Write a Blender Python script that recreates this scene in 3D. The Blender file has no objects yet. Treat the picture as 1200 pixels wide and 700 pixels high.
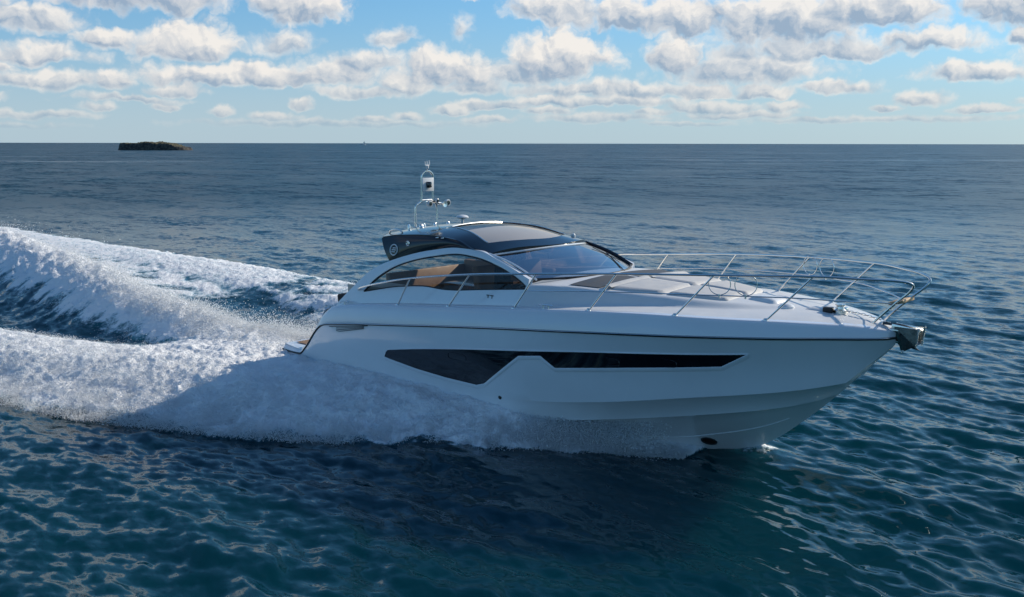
import bpy, math, random
import numpy as np
from mathutils import Vector, Matrix

random.seed(7); rng = np.random.default_rng(11)
S = bpy.context.scene
COL = S.collection
R = math.radians

# ------------------------------------------------------------------ camera
CAM_H = 4.5104
F_PX = 1150.0
cd = bpy.data.cameras.new('camera'); cam = bpy.data.objects.new('camera', cd); COL.objects.link(cam)
cd.sensor_width = 36.0; cd.sensor_fit = 'HORIZONTAL'; cd.lens = 36.0 * F_PX / 1200.0
cd.clip_start = 0.1; cd.clip_end = 200000.0
pitch = math.atan2(350 - 168.3, F_PX)
cam.matrix_world = Matrix.Translation((0, 0, CAM_H)) @ Matrix.Rotation(math.pi / 2 - pitch, 4, 'X') @ Matrix.Rotation(0.0016, 4, 'Z')
S.camera = cam
S.view_settings.view_transform = 'Standard'; S.view_settings.look = 'None'
S.view_settings.exposure = 0.12; S.view_settings.gamma = 1.0
S.cycles.use_denoising = True
S.cycles.max_bounces = 8; S.cycles.transparent_max_bounces = 12
S.cycles.caustics_reflective = False; S.cycles.caustics_refractive = False

SUN_EL, SUN_AZ = 27.0, 57.0          # azimuth clockwise from the view direction
SKY_STRENGTH = 0.092
SUN_STRENGTH = 4.2

# ------------------------------------------------------------------ node helpers
def ramp(x, a, b): return max(0, min(1, (x - a) / (b - a)))
class NT:
    def __init__(s, t): s.t = t; s.n = t.nodes; s.l = t.links
    def new(s, typ, **k):
        n = s.n.new(typ)
        for a, b in k.items(): setattr(n, a, b)
        return n
    def put(s, sock, v):
        if v is None: return
        if isinstance(v, (int, float)): sock.default_value = v
        elif isinstance(v, (tuple, list)):
            sock.default_value = tuple(v) + ((1.0,) if len(sock.default_value) == 4 and len(v) == 3 else ())
        else: s.l.new(v, sock)
    def m(s, op, a, b=None, c=None, clamp=False):
        n = s.new('ShaderNodeMath', operation=op, use_clamp=clamp)
        s.put(n.inputs[0], a); s.put(n.inputs[1], b); s.put(n.inputs[2], c)
        return n.outputs[0]
    def v(s, op, a, b=None, out=0):
        n = s.new('ShaderNodeVectorMath', operation=op)
        s.put(n.inputs[0], a)
        if b is not None:
            if op == 'SCALE': s.put(n.inputs[3], b)
            else: s.put(n.inputs[1], b)
        return n.outputs[out]
    def comb(s, x, y, z=0.0):
        n = s.new('ShaderNodeCombineXYZ'); s.put(n.inputs[0], x); s.put(n.inputs[1], y); s.put(n.inputs[2], z); return n.outputs[0]
    def sep(s, v):
        n = s.new('ShaderNodeSeparateXYZ'); s.put(n.inputs[0], v); return n.outputs
    def noise(s, vec, scale, detail=4, rough=0.5, out=0, dim='3D', dist=0.0, lac=2.0):
        n = s.new('ShaderNodeTexNoise', noise_dimensions=dim); s.put(n.inputs['Vector'], vec)
        s.put(n.inputs['Scale'], scale); s.put(n.inputs['Detail'], detail); s.put(n.inputs['Roughness'], rough)
        s.put(n.inputs['Distortion'], dist); s.put(n.inputs['Lacunarity'], lac)
        return n.outputs[out]
    def voro(s, vec, scale, detail=2, rough=0.5):
        n = s.new('ShaderNodeTexVoronoi', voronoi_dimensions='2D', feature='F1', normalize=True)
        s.put(n.inputs['Vector'], vec); s.put(n.inputs['Scale'], scale)
        s.put(n.inputs['Detail'], detail); s.put(n.inputs['Roughness'], rough)
        return n.outputs['Distance']
    def mix(s, f, a, b):
        n = s.new('ShaderNodeMix', data_type='RGBA'); s.put(n.inputs[0], f); s.put(n.inputs[6], a); s.put(n.inputs[7], b); return n.outputs[2]
    def fmix(s, f, a, b):
        n = s.new('ShaderNodeMix', data_type='FLOAT'); s.put(n.inputs[0], f); s.put(n.inputs[2], a); s.put(n.inputs[3], b); return n.outputs[0]
    def sstep(s, x, a, b, lo=0.0, hi=1.0):
        n = s.new('ShaderNodeMapRange', interpolation_type='SMOOTHSTEP'); s.put(n.inputs[0], x)
        s.put(n.inputs[1], a); s.put(n.inputs[2], b); s.put(n.inputs[3], lo); s.put(n.inputs[4], hi); return n.outputs[0]
    def lin(s, x, a, b, lo=0.0, hi=1.0):
        n = s.new('ShaderNodeMapRange'); s.put(n.inputs[0], x)
        s.put(n.inputs[1], a); s.put(n.inputs[2], b); s.put(n.inputs[3], lo); s.put(n.inputs[4], hi); return n.outputs[0]

# ------------------------------------------------------------------ sky with cumulus (all by direction)
w = bpy.data.worlds.new('World'); S.world = w; w.use_nodes = True
W = NT(w.node_tree); W.n.clear()
out = W.new('ShaderNodeOutputWorld'); bg = W.new('ShaderNodeBackground'); W.l.new(bg.outputs[0], out.inputs[0])
bg.inputs[1].default_value = SKY_STRENGTH
sky = W.new('ShaderNodeTexSky', sky_type='NISHITA'); sky.sun_disc = False
sky.sun_elevation = R(SUN_EL); sky.sun_rotation = R(SUN_AZ); sky.air_density = 1.0; sky.dust_density = 0.6; sky.ozone_density = 1.6
tc = W.new('ShaderNodeTexCoord'); dirn = tc.outputs['Generated']
dx, dy, dz = W.sep(dirn)
az = W.m('ARCTAN2', dx, dy)
el = W.m('ARCSINE', dz)
PX = W.m('MULTIPLY', az, 1150.0)           # angle scaled so that one unit is about 3 arc minutes
PY = W.m('MULTIPLY', el, 1150.0)
persp = W.lin(PY, 0.0, 170.0, 0.25, 1.0)   # clouds shrink towards the horizon
P0 = W.comb(PX, PY, 0.0)
def warpnoise(vec, sc, amp, det):
    c = W.noise(vec, sc, det, 0.55, out=1, dim='3D')
    return W.v('SCALE', W.v('SUBTRACT', c, (0.5, 0.5, 0.5)), amp)
w1 = warpnoise(P0, 1 / 34.0, W.m('MULTIPLY', persp, 48.0), 4)
PW = W.v('ADD', P0, w1)
wx, wy, wz = W.sep(PW)
psc = W.m('ADD', W.m('MULTIPLY', persp, 1.0), 0.0)
# cauliflower relief
vsc = 1 / 17.0
cell = W.voro(W.v('MULTIPLY', PW, (1.0, 1.15, 1)), vsc, 3, 0.55)
cell2 = W.voro(W.v('MULTIPLY', W.v('ADD', PW, (4.5, 3.5, 0)), (1.0, 1.15, 1)), vsc, 3, 0.55)
bigc = W.voro(PW, 1 / 42.0, 1, 0.5); bigc2 = W.voro(W.v('ADD', PW, (9.0, 9.0, 0)), 1 / 42.0, 1, 0.5)
relief = W.m('ADD', W.m('SUBTRACT', cell2, cell), W.m('MULTIPLY', W.m('SUBTRACT', bigc2, bigc), 1.3))
puff = W.m('MULTIPLY', W.m('ADD', W.m('SUBTRACT', 0.42, cell), W.m('SUBTRACT', 0.42, bigc)), 0.75)
soft = W.m('SUBTRACT', W.noise(P0, 1 / 60.0, 4, 0.6), 0.5)
Y0 = 168.0
# x, y(picture rows at 1200x700), half width, up, down, brightness, softness
blobs = [
 (400,146,170,5,4,.55,.7),(640,120,34,9,5,.9,.35),(745,118,30,10,5,.95,.35),(820,112,34,12,6,.95,.3),(880,112,40,11,6,.85,.4),(960,108,44,10,6,.8,.45),(560,128,30,8,4,.9,.35),(230,112,34,9,5,.85,.4),(40,92,34,11,6,.8,.4),(60,150,60,4,3,.6,.6),(150,131,22,6,4,.8,.5),(215,128,16,7,4,.9,.4),(330,140,30,5,3,.75,.5),(440,141,26,5,3,.8,.5),(530,133,24,7,4,.85,.4),(575,142,34,5,3,.8,.5),(640,132,26,7,4,.85,.4),(760,134,26,6,3,.85,.5),(800,146,60,4,3,.7,.6),(905,128,22,7,4,.85,.4),(940,142,40,4,3,.75,.6),(1010,131,20,5,3,.85,.5),(1110,134,34,5,3,.8,.5),(1180,142,36,4,3,.75,.6),(90,139,70,5,4,.5,.7),(700,140,90,7,4,.7,.6),(1000,143,160,5,3,.6,.8),(860,136,60,7,4,.75,.5),
 (480,138,16,7,4,.85,.4),(275,135,13,9,5,.95,.4),(180,122,60,6,4,.55,.6),(30,124,36,8,5,.55,.6),(360,129,14,9,5,.95,.35),
 (590,126,40,8,5,.6,.6),(700,122,110,9,5,.62,.5),(830,128,60,8,5,.72,.5),(1170,127,40,7,5,.7,.5),(1050,122,27,12,7,.95,.4),
 (430,112,60,11,6,.7,.6),(480,104,42,20,9,.85,.45),(560,106,46,15,8,.62,.6),(165,106,22,16,9,.95,.35),(95,104,66,13,10,.7,.5),
 (90,78,62,13,9,.72,.5),(300,98,108,19,10,.95,.3),(400,92,62,25,14,.72,.5),(345,60,38,17,13,.62,.7),
 (715,108,130,13,8,.45,.5),(610,92,60,20,12,.5,.6),(525,86,58,27,18,.95,.3),(440,76,40,14,10,.6,.6),(655,74,56,34,24,1.,.25),
 (865,86,96,22,20,.6,.5),(785,72,32,24,18,.95,.3),(1095,95,58,11,9,.8,.4),(1185,82,50,15,13,.8,.4),(1140,62,16,13,9,.95,.3),
 (950,68,125,15,9,.45,.5),(1045,62,60,14,10,.8,.4),
 (240,64,54,30,17,1.,.28),(158,58,34,12,11,.9,.35),(75,44,72,13,13,.66,.5),(20,24,44,22,15,.8,.4),
 (465,49,28,14,9,.6,.8),(545,38,14,16,14,.6,.9),
 (362,16,54,18,19,.95,.3),(190,10,120,24,22,.6,.4),
 (650,20,60,26,16,.75,.4),(725,24,34,24,22,.8,.35),(790,30,66,26,20,.85,.3),(900,34,104,34,30,.9,.35),(1010,24,64,24,22,.85,.3),(1150,26,72,32,27,.85,.3),
 (560,-3,60,10,7,.7,.6),(100,-30,160,26,16,.7,.5),(800,-40,200,24,16,.7,.5),(1200,-45,120,30,20,.8,.5),(-120,60,90,40,22,.8,.4),(-300,40,90,60,22,.8,.4),(1330,60,90,50,30,.8,.4),(1500,90,120,50,24,.8,.4),(1350,-60,150,50,30,.8,.4),
]
A = None; L = None
edge = W.m('MULTIPLY', W.m('ADD', puff, soft), 0.9)
for (bx, by, bw, bu, bd, br, so) in blobs:
    X = W.m('MULTIPLY_ADD', wx, 1.0 / bw, -(bx - 600.0) / bw)
    Yc = (Y0 - by)
    Yr = W.m('SUBTRACT', wy, Yc)
    yu = W.m('MULTIPLY', Yr, 1.0 / bu)
    yn = W.m('MAXIMUM', yu, W.m('MULTIPLY', Yr, -1.0 / bd))
    rr = W.m('SQRT', W.m('MULTIPLY_ADD', X, X, W.m('MULTIPLY', yn, yn)))
    d = W.m('SUBTRACT', edge, rr)
    a = W.sstep(d, -1.12, -1.08 + 0.30 + 0.80 * so, 0.0, 1.0 - 0.25 * so)
    l = W.m('MULTIPLY_ADD', X, 0.14, W.m('MULTIPLY_ADD', yu, 0.80, -0.02 + 0.48 * br), clamp=True)
    if A is None: A, L = a, l
    else:
        L = W.fmix(a, L, l); A = W.m('MAXIMUM', A, W.m('MULTIPLY', a, 1.0))
L_blob = L; A_blob = A
# cloud deck elsewhere in the sky (over and behind the viewer)
pl = W.v('DIVIDE', dirn, W.comb(W.m('MAXIMUM', W.m('ADD', dz, 0.12), 0.05), W.m('MAXIMUM', W.m('ADD', dz, 0.12), 0.05), 1.0))
gn = W.noise(W.v('MULTIPLY', pl, (1, 1, 0.0)), 1.3, 7, 0.58)
ga = W.m('MULTIPLY', W.sstep(gn, 0.58, 0.76, 0.0, 0.5), W.sstep(PY, 190.0, 330.0))
ga2 = W.m('MULTIPLY', W.m('MULTIPLY', W.sstep(gn, 0.52, 0.70, 0.0, 0.55), W.sstep(W.m('ABSOLUTE', PX), 900.0, 1300.0)), W.sstep(PY, 25.0, 90.0))
ga = W.m('MAXIMUM', ga, ga2)
L = W.fmix(W.m('SUBTRACT', 1.0, A), L, W.m('SUBTRACT', 1.25, gn))
A = W.m('MAXIMUM', A, ga)
A = W.m('MULTIPLY', A, W.sstep(PY, 5.0, 32.0))
L = W.m('MULTIPLY_ADD', relief, 0.85, L, clamp=True)
L = W.m('ADD', L, W.m('MULTIPLY', soft, 0.35), clamp=True)
# colours are radiances divided by the background strength
k = 1.0 / SKY_STRENGTH
def sc(c): return tuple(x * k for x in c)
low = W.sstep(PY, 10.0, 85.0)
lit = W.mix(low, sc((0.60, 0.63, 0.64)), sc((0.86, 0.81, 0.755)))
shd = W.mix(low, sc((0.31, 0.42, 0.52)), sc((0.30, 0.385, 0.50)))
cc = W.mix(W.lin(L, 0.04, 0.88), shd, lit)
# blue sky with a pale band at the horizon
skc = W.v('MULTIPLY', sky.outputs[0], (0.55, 0.98, 1.30))
hz = W.sstep(PY, 0.0, 250.0, 1.0, 0.0)
front = W.sstep(dy, -0.35, 0.55, 0.30, 0.85)
skc = W.mix(W.m('MULTIPLY', hz, front), skc, W.mix(W.sstep(PY, 0, 170), sc((0.44, 0.555, 0.64)), sc((0.25, 0.45, 0.70))))
fin = W.mix(A, skc, cc)
W.l.new(fin, bg.inputs[0])

# ------------------------------------------------------------------ sun
sd = bpy.data.lights.new('sun', 'SUN'); sun = bpy.data.objects.new('sun', sd); COL.objects.link(sun)
sd.energy = SUN_STRENGTH; sd.angle = R(0.6); sd.color = (1.0, 0.90, 0.76)
sdir = Vector((math.sin(R(SUN_AZ)) * math.cos(R(SUN_EL)), math.cos(R(SUN_AZ)) * math.cos(R(SUN_EL)), math.sin(R(SUN_EL))))
sun.rotation_euler = sdir.to_track_quat('Z', 'Y').to_euler()
sun.location = (0, 0, 60)

# ------------------------------------------------------------------ materials
def mat(name, col, rough=0.4, metal=0.0, spec=0.5, coat=0.0, bump=None, var=None, sss=0.0):
    m = bpy.data.materials.new(name); m.use_nodes = True; t = NT(m.node_tree); b = t.n['Principled BSDF']
    t.put(b.inputs['Base Color'], col); t.put(b.inputs['Roughness'], rough); t.put(b.inputs['Metallic'], metal)
    t.put(b.inputs['Specular IOR Level'], spec); t.put(b.inputs['Coat Weight'], coat); t.put(b.inputs['Coat Roughness'], 0.05)
    geo = t.new('ShaderNodeNewGeometry')
    if var:
        sc_, amt = var
        n = t.noise(geo.outputs['Position'], sc_, 5, 0.6)
        f = t.lin(n, 0.3, 0.7, 1 - amt, 1 + amt * 0.4)
        t.put(b.inputs['Base Color'], t.v('SCALE', col, f))
        t.put(b.inputs['Roughness'], t.lin(n, 0.3, 0.7, rough * 0.8, min(1, rough * 1.25)))
    if bump:
        sc_, dist = bump
        bn = t.new('ShaderNodeBump'); bn.inputs['Strength'].default_value = 1.0; bn.inputs['Distance'].default_value = dist
        t.put(bn.inputs['Height'], t.noise(geo.outputs['Position'], sc_, 4, 0.55)); t.l.new(bn.outputs[0], b.inputs['Normal'])
    return m
M = {}
M['gel'] = mat('white_gelcoat', (0.80, 0.80, 0.815), 0.16, coat=0.6, spec=0.5, var=(1.3, 0.04), bump=(0.9, 0.004))
M['geldeck'] = mat('white_nonslip_deck', (0.72, 0.72, 0.71), 0.42, var=(3.0, 0.05), bump=(60, 0.0006))
M['black'] = mat('gloss_black_hardtop', (0.005, 0.008, 0.013), 0.12, coat=0.3, spec=0.4, var=(4, 0.2))
M['rubber'] = mat('black_rubber', (0.012, 0.012, 0.013), 0.5)
M['steel'] = mat('polished_stainless', (0.80, 0.77, 0.72), 0.24, metal=1.0)
M['darkglass'] = mat('black_hull_glass', (0.004, 0.005, 0.007), 0.06, coat=1.0)
M['pad'] = mat('pale_sunpad_vinyl', (0.60, 0.58, 0.55), 0.55, var=(5, 0.06), bump=(9, 0.004))
M['greypad'] = mat('dark_grey_mat', (0.07, 0.072, 0.075), 0.6, var=(8, 0.1))
M['tan'] = mat('tan_upholstery', (0.27, 0.18, 0.12), 0.5, var=(5, 0.15))
M['cream'] = mat('cream_lining', (0.55, 0.50, 0.43), 0.7, var=(4, 0.06))
M['wood'] = mat('varnished_wood', (0.22, 0.09, 0.03), 0.25, coat=0.5, var=(12, 0.3))
M['teak'] = mat('teak_deck', (0.30, 0.18, 0.10), 0.7, var=(14, 0.25))
M['dash'] = mat('dark_dashboard', (0.03, 0.028, 0.027), 0.5, var=(6, 0.15))
M['whiteplastic'] = mat('white_plastic', (0.78, 0.78, 0.77), 0.3)
M['canvas'] = mat('dark_canvas', (0.02, 0.02, 0.022), 0.8, var=(12, 0.2))
M['galv'] = mat('dark_anchor_steel', (0.09, 0.10, 0.105), 0.4, metal=0.7, var=(14, 0.4))
M['fluke'] = mat('brushed_anchor_steel', (0.30, 0.31, 0.30), 0.28, metal=1.0, var=(14, 0.3))
M['blind'] = mat('beige_sunblind', (0.70, 0.60, 0.47), 0.7)
M['skin'] = mat('skin', (0.50, 0.27, 0.18), 0.5)
M['hair'] = mat('brown_hair', (0.03, 0.018, 0.01), 0.6)
M['jacket'] = mat('dark_jacket', (0.025, 0.03, 0.04), 0.8)
M['trouser'] = mat('navy_trousers', (0.02, 0.025, 0.04), 0.8)
M['lens'] = mat('lamp_lens', (0.5, 0.5, 0.5), 0.1, coat=1.0)
M['buff'] = mat('sun_yellow_cushion', (0.62, 0.40, 0.20), 0.6)
def glass(name, tint, refl=1.0, base=(0.01, 0.012, 0.014), opacity=0.12):
    m = bpy.data.materials.new(name); m.use_nodes = True; t = NT(m.node_tree); t.n.clear()
    o = t.new('ShaderNodeOutputMaterial'); tr = t.new('ShaderNodeBsdfTransparent'); gl = t.new('ShaderNodeBsdfGlossy')
    df = t.new('ShaderNodeBsdfDiffuse'); t.put(df.inputs[0], base)
    t.put(tr.inputs[0], tint); gl.inputs['Roughness'].default_value = 0.02
    fr = t.new('ShaderNodeFresnel'); fr.inputs[0].default_value = 1.5
    m1 = t.new('ShaderNodeMixShader'); m1.inputs[0].default_value = opacity
    t.l.new(tr.outputs[0], m1.inputs[1]); t.l.new(df.outputs[0], m1.inputs[2])
    m2 = t.new('ShaderNodeMixShader'); t.put(m2.inputs[0], t.m('MULTIPLY', fr.outputs[0], refl, clamp=True))
    t.l.new(m1.outputs[0], m2.inputs[1]); t.l.new(gl.outputs[0], m2.inputs[2]); t.l.new(m2.outputs[0], o.inputs[0])
    return m
M['tint'] = glass('tinted_side_glass', (0.72, 0.66, 0.60), 0.75, opacity=0.06)
M['screen'] = glass('windscreen_glass', (0.84, 0.89, 0.92), 0.62, opacity=0.015)
M['roofglass'] = glass('sunroof_glass', (0.93, 0.92, 0.90), 0.35, opacity=0.03)

# ------------------------------------------------------------------ mesh helpers
def obj(name, V, Fc, m, parent=None, smooth=True, sharp=35, loc=None):
    me = bpy.data.meshes.new(name)
    me.from_pydata([tuple(map(float, v)) for v in V], [], [tuple(int(i) for i in f) for f in Fc])
    me.validate(); me.update()
    if m is not None: me.materials.append(m)
    if smooth:
        me.polygons.foreach_set('use_smooth', [True] * len(me.polygons)); me.set_sharp_from_angle(angle=R(sharp))
    o = bpy.data.objects.new(name, me); COL.objects.link(o)
    if parent is not None: o.parent = parent
    return o
class MB:
    def __init__(s): s.V = []; s.F = []
    def add(s, V, Fc):
        k = len(s.V); s.V += [tuple(v) for v in V]; s.F += [tuple(i + k for i in f) for f in Fc]; return s
    def grid(s, G, flip=False, wrap=False, cap=False):
        G = np.asarray(G, float); n, m_, _ = G.shape; Fc = []
        for i in range(n - 1):
            for j in range(m_ if wrap else m_ - 1):
                a, b, c, d = i * m_ + j, i * m_ + (j + 1) % m_, (i + 1) * m_ + (j + 1) % m_, (i + 1) * m_ + j
                Fc.append((a, b, c, d) if flip else (a, d, c, b))
        if cap: Fc.append(tuple(range(m_))); Fc.append(tuple(reversed(range((n - 1) * m_, n * m_))))
        return s.add(G.reshape(-1, 3), Fc)
    def tube(s, P, r, n=10, cap=True):
        P = [Vector(p) for p in P]; rs = r if hasattr(r, '__len__') else [r] * len(P)
        t0 = (P[1] - P[0]).normalized(); up = Vector((0, 0, 1)) if abs(t0.z) < 0.9 else Vector((1, 0, 0))
        a = t0.cross(up).normalized(); G = []
        for i, p in enumerate(P):
            t = (P[min(i + 1, len(P) - 1)] - P[max(i - 1, 0)]).normalized()
            a = (a - t * a.dot(t)).normalized(); b = t.cross(a)
            G.append([p + (a * math.cos(2 * math.pi * k / n) + b * math.sin(2 * math.pi * k / n)) * rs[i] for k in range(n)])
        return s.grid(G, wrap=True, cap=cap)
    def box(s, c, d, rot=None, bev=0.0):
        x, y, z = [k / 2 for k in d]; b = min(bev, x * .9, y * .9, z * .9)
        if b > 0:
            prof = [(0, -z), ] ; G = []
            def ring(ix, zz):
                pts = []
                rx, ry = x - b, y - b
                for q, (sx, sy) in enumerate(((1, 1), (-1, 1), (-1, -1), (1, -1))):
                    for k in range(4):
                        an = (q * 90 + k * 30) * math.pi / 180
                        pts.append((sx * rx + ix * math.cos(an), sy * ry + ix * math.sin(an), zz))
                return pts
            G = [ring(0.3 * b, -z), ring(.8 * b, -z + .15 * b), ring(b, -z + b * .6), ring(b, z - b * .6), ring(.8 * b, z - .15 * b), ring(0.3 * b, z)]
            V = [p for r_ in G for p in r_]; m_ = 16; Fc = []
            for i in range(5):
                for j in range(m_): Fc.append((i * m_ + j, i * m_ + (j + 1) % m_, (i + 1) * m_ + (j + 1) % m_, (i + 1) * m_ + j))
            Fc.append(tuple(reversed(range(m_)))); Fc.append(tuple(range(5 * m_, 6 * m_)))
        else:
            V = [(sx * x, sy * y, sz * z) for sz in (-1, 1) for sy in (-1, 1) for sx in (-1, 1)]
            Fc = [(0, 2, 3, 1), (4, 5, 7, 6), (0, 1, 5, 4), (2, 6, 7, 3), (0, 4, 6, 2), (1, 3, 7, 5)]
        mt = Matrix.Translation(c) @ (rot.to_4x4() if rot is not None else Matrix())
        return s.add([mt @ Vector(v) for v in V], Fc)
    def lathe(s, prof, c, n=20, axis='Z'):
        G = []
        for (r, h) in prof:
            row = []
            for k in range(n):
                a = 2 * math.pi * k / n; p = (r * math.cos(a), r * math.sin(a), h)
                if axis == 'X': p = (p[2], p[0], p[1])
                if axis == 'Y': p = (p[0], p[2], p[1])
                row.append((p[0] + c[0], p[1] + c[1], p[2] + c[2]))
            G.append(row)
        return s.grid(G, wrap=True, cap=True)
    def build(s, name, m, parent=None, **k): return obj(name, s.V, s.F, m, parent, **k)
def spline(P, n=12):
    P = [np.array(p, float) for p in P]; P = [2 * P[0] - P[1]] + P + [2 * P[-1] - P[-2]]; o = []
    for i in range(1, len(P) - 2):
        for k in range(n):
            t = k / n; a, b, c, d = P[i - 1:i + 3]
            o.append(0.5 * ((2 * b) + (-a + c) * t + (2 * a - 5 * b + 4 * c - d) * t * t + (-a + 3 * b - 3 * c + d) * t ** 3))
    o.append(P[-2]); return o
def pchip(xs, ys):
    """monotone smooth interpolation"""
    xs = np.array(xs, float); ys = np.array(ys, float); h = np.diff(xs); dl = np.diff(ys) / h; m_ = np.zeros(len(xs))
    m_[0], m_[-1] = dl[0], dl[-1]
    for i in range(1, len(xs) - 1):
        if dl[i - 1] * dl[i] > 0:
            w1, w2 = 2 * h[i] + h[i - 1], h[i] + 2 * h[i - 1]; m_[i] = (w1 + w2) / (w1 / dl[i - 1] + w2 / dl[i])
    def f(x):
        x = np.clip(np.asarray(x, float), xs[0], xs[-1]); i = np.clip(np.searchsorted(xs, x) - 1, 0, len(h) - 1); t = (x - xs[i]) / h[i]
        return (ys[i] * (1 + 2 * t) * (1 - t) ** 2 + m_[i] * h[i] * t * (1 - t) ** 2 + ys[i + 1] * t * t * (3 - 2 * t) + m_[i + 1] * h[i] * t * t * (t - 1))
    return f
def ss(x, a, b):
    t = np.clip((np.asarray(x, float) - a) / (b - a), 0, 1); return t * t * (3 - 2 * t)

# ------------------------------------------------------------------ 2D noise (numpy)
PERM = rng.permutation(1024); GR = rng.random(1024) * 2 * np.pi; GX, GY = np.cos(GR), np.sin(GR)
def perlin(x, y):
    xi = np.floor(x).astype(np.int64); yi = np.floor(y).astype(np.int64); xf = x - xi; yf = y - yi
    u = xf ** 3 * (xf * (xf * 6 - 15) + 10); v_ = yf ** 3 * (yf * (yf * 6 - 15) + 10)
    def g(ix, iy, fx, fy):
        h = PERM[(PERM[ix & 1023] + iy) & 1023]; return GX[h] * fx + GY[h] * fy
    a = g(xi, yi, xf, yf); b = g(xi + 1, yi, xf - 1, yf); c = g(xi, yi + 1, xf, yf - 1); d = g(xi + 1, yi + 1, xf - 1, yf - 1)
    return (a + (b - a) * u) * (1 - v_) + (c + (d - c) * u) * v_
def fbm(x, y, o=4, g=0.5):
    s = 0; a = 1.0
    for k in range(o): s = s + a * perlin(x + 37.1 * k, y - 17.7 * k); x = x * 2.03; y = y * 2.03; a *= g
    return s
def billow(x, y, o=4, g=0.55):
    s = 0; a = 1.0
    for k in range(o): s = s + a * (1 - 2.6 * np.abs(perlin(x + 31.1 * k, y - 11.7 * k))); x = x * 2.07; y = y * 2.07; a *= g
    return s

# ------------------------------------------------------------------ boat frame (x forward, y to port, z up from the sea)
BX, BY, TH = -3.54385, 20.29062, 0.72387842
c_, s_ = math.cos(TH), math.sin(TH)
def w2b(x, y): dx_, dy_ = x - BX, y - BY; return c_ * dx_ - s_ * dy_, s_ * dx_ + c_ * dy_
def b2w(x, y): return BX + c_ * x + s_ * y, BY - s_ * x + c_ * y

# ------------------------------------------------------------------ sea with waves, wake and foam
def arr(p): return np.array(p, float)
yo_f = pchip([-45, -28, -14, -8.7, -6, -2.5, 0, 1.8, 3.4, 5.3, 6.7, 7.4, 8.1, 8.9], [9.2, 8.2, 7.7, 7.1, 6.8, 6.2, 5.6, 5.0, 4.3, 3.3, 2.55, 2.0, 1.35, 0.9])
yi_f = pchip([-45, -20, -12, -8.6, -5, -3, -1.2, 0.4, 9], [6.5, 5.0, 4.0, 3.4, 2.5, 1.7, 0.6, 0.0, 0.0])
hm_f = pchip([-30, -12, -5, -1, 2, 5, 7, 8.4, 8.9], [0.10, 0.24, 0.36, 0.42, 0.45, 0.42, 0.27, 0.10, 0.0])
yr_f = pchip([-60, -40, -30, -22, -17, -12, -8, -5, -3, 0], [8, 5, 3.2, 1.9, 1.0, 0.3, -0.55, -0.8, -0.9, -0.3])
hr_f = pchip([-80, -45, -30, -22, -12, -8, -5, -3, -1, 0.2, 0.6], [0.2, 0.7, 0.98, 1.10, 0.88, 0.74, 0.58, 0.42, 0.27, 0.12, 0.0])
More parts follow.
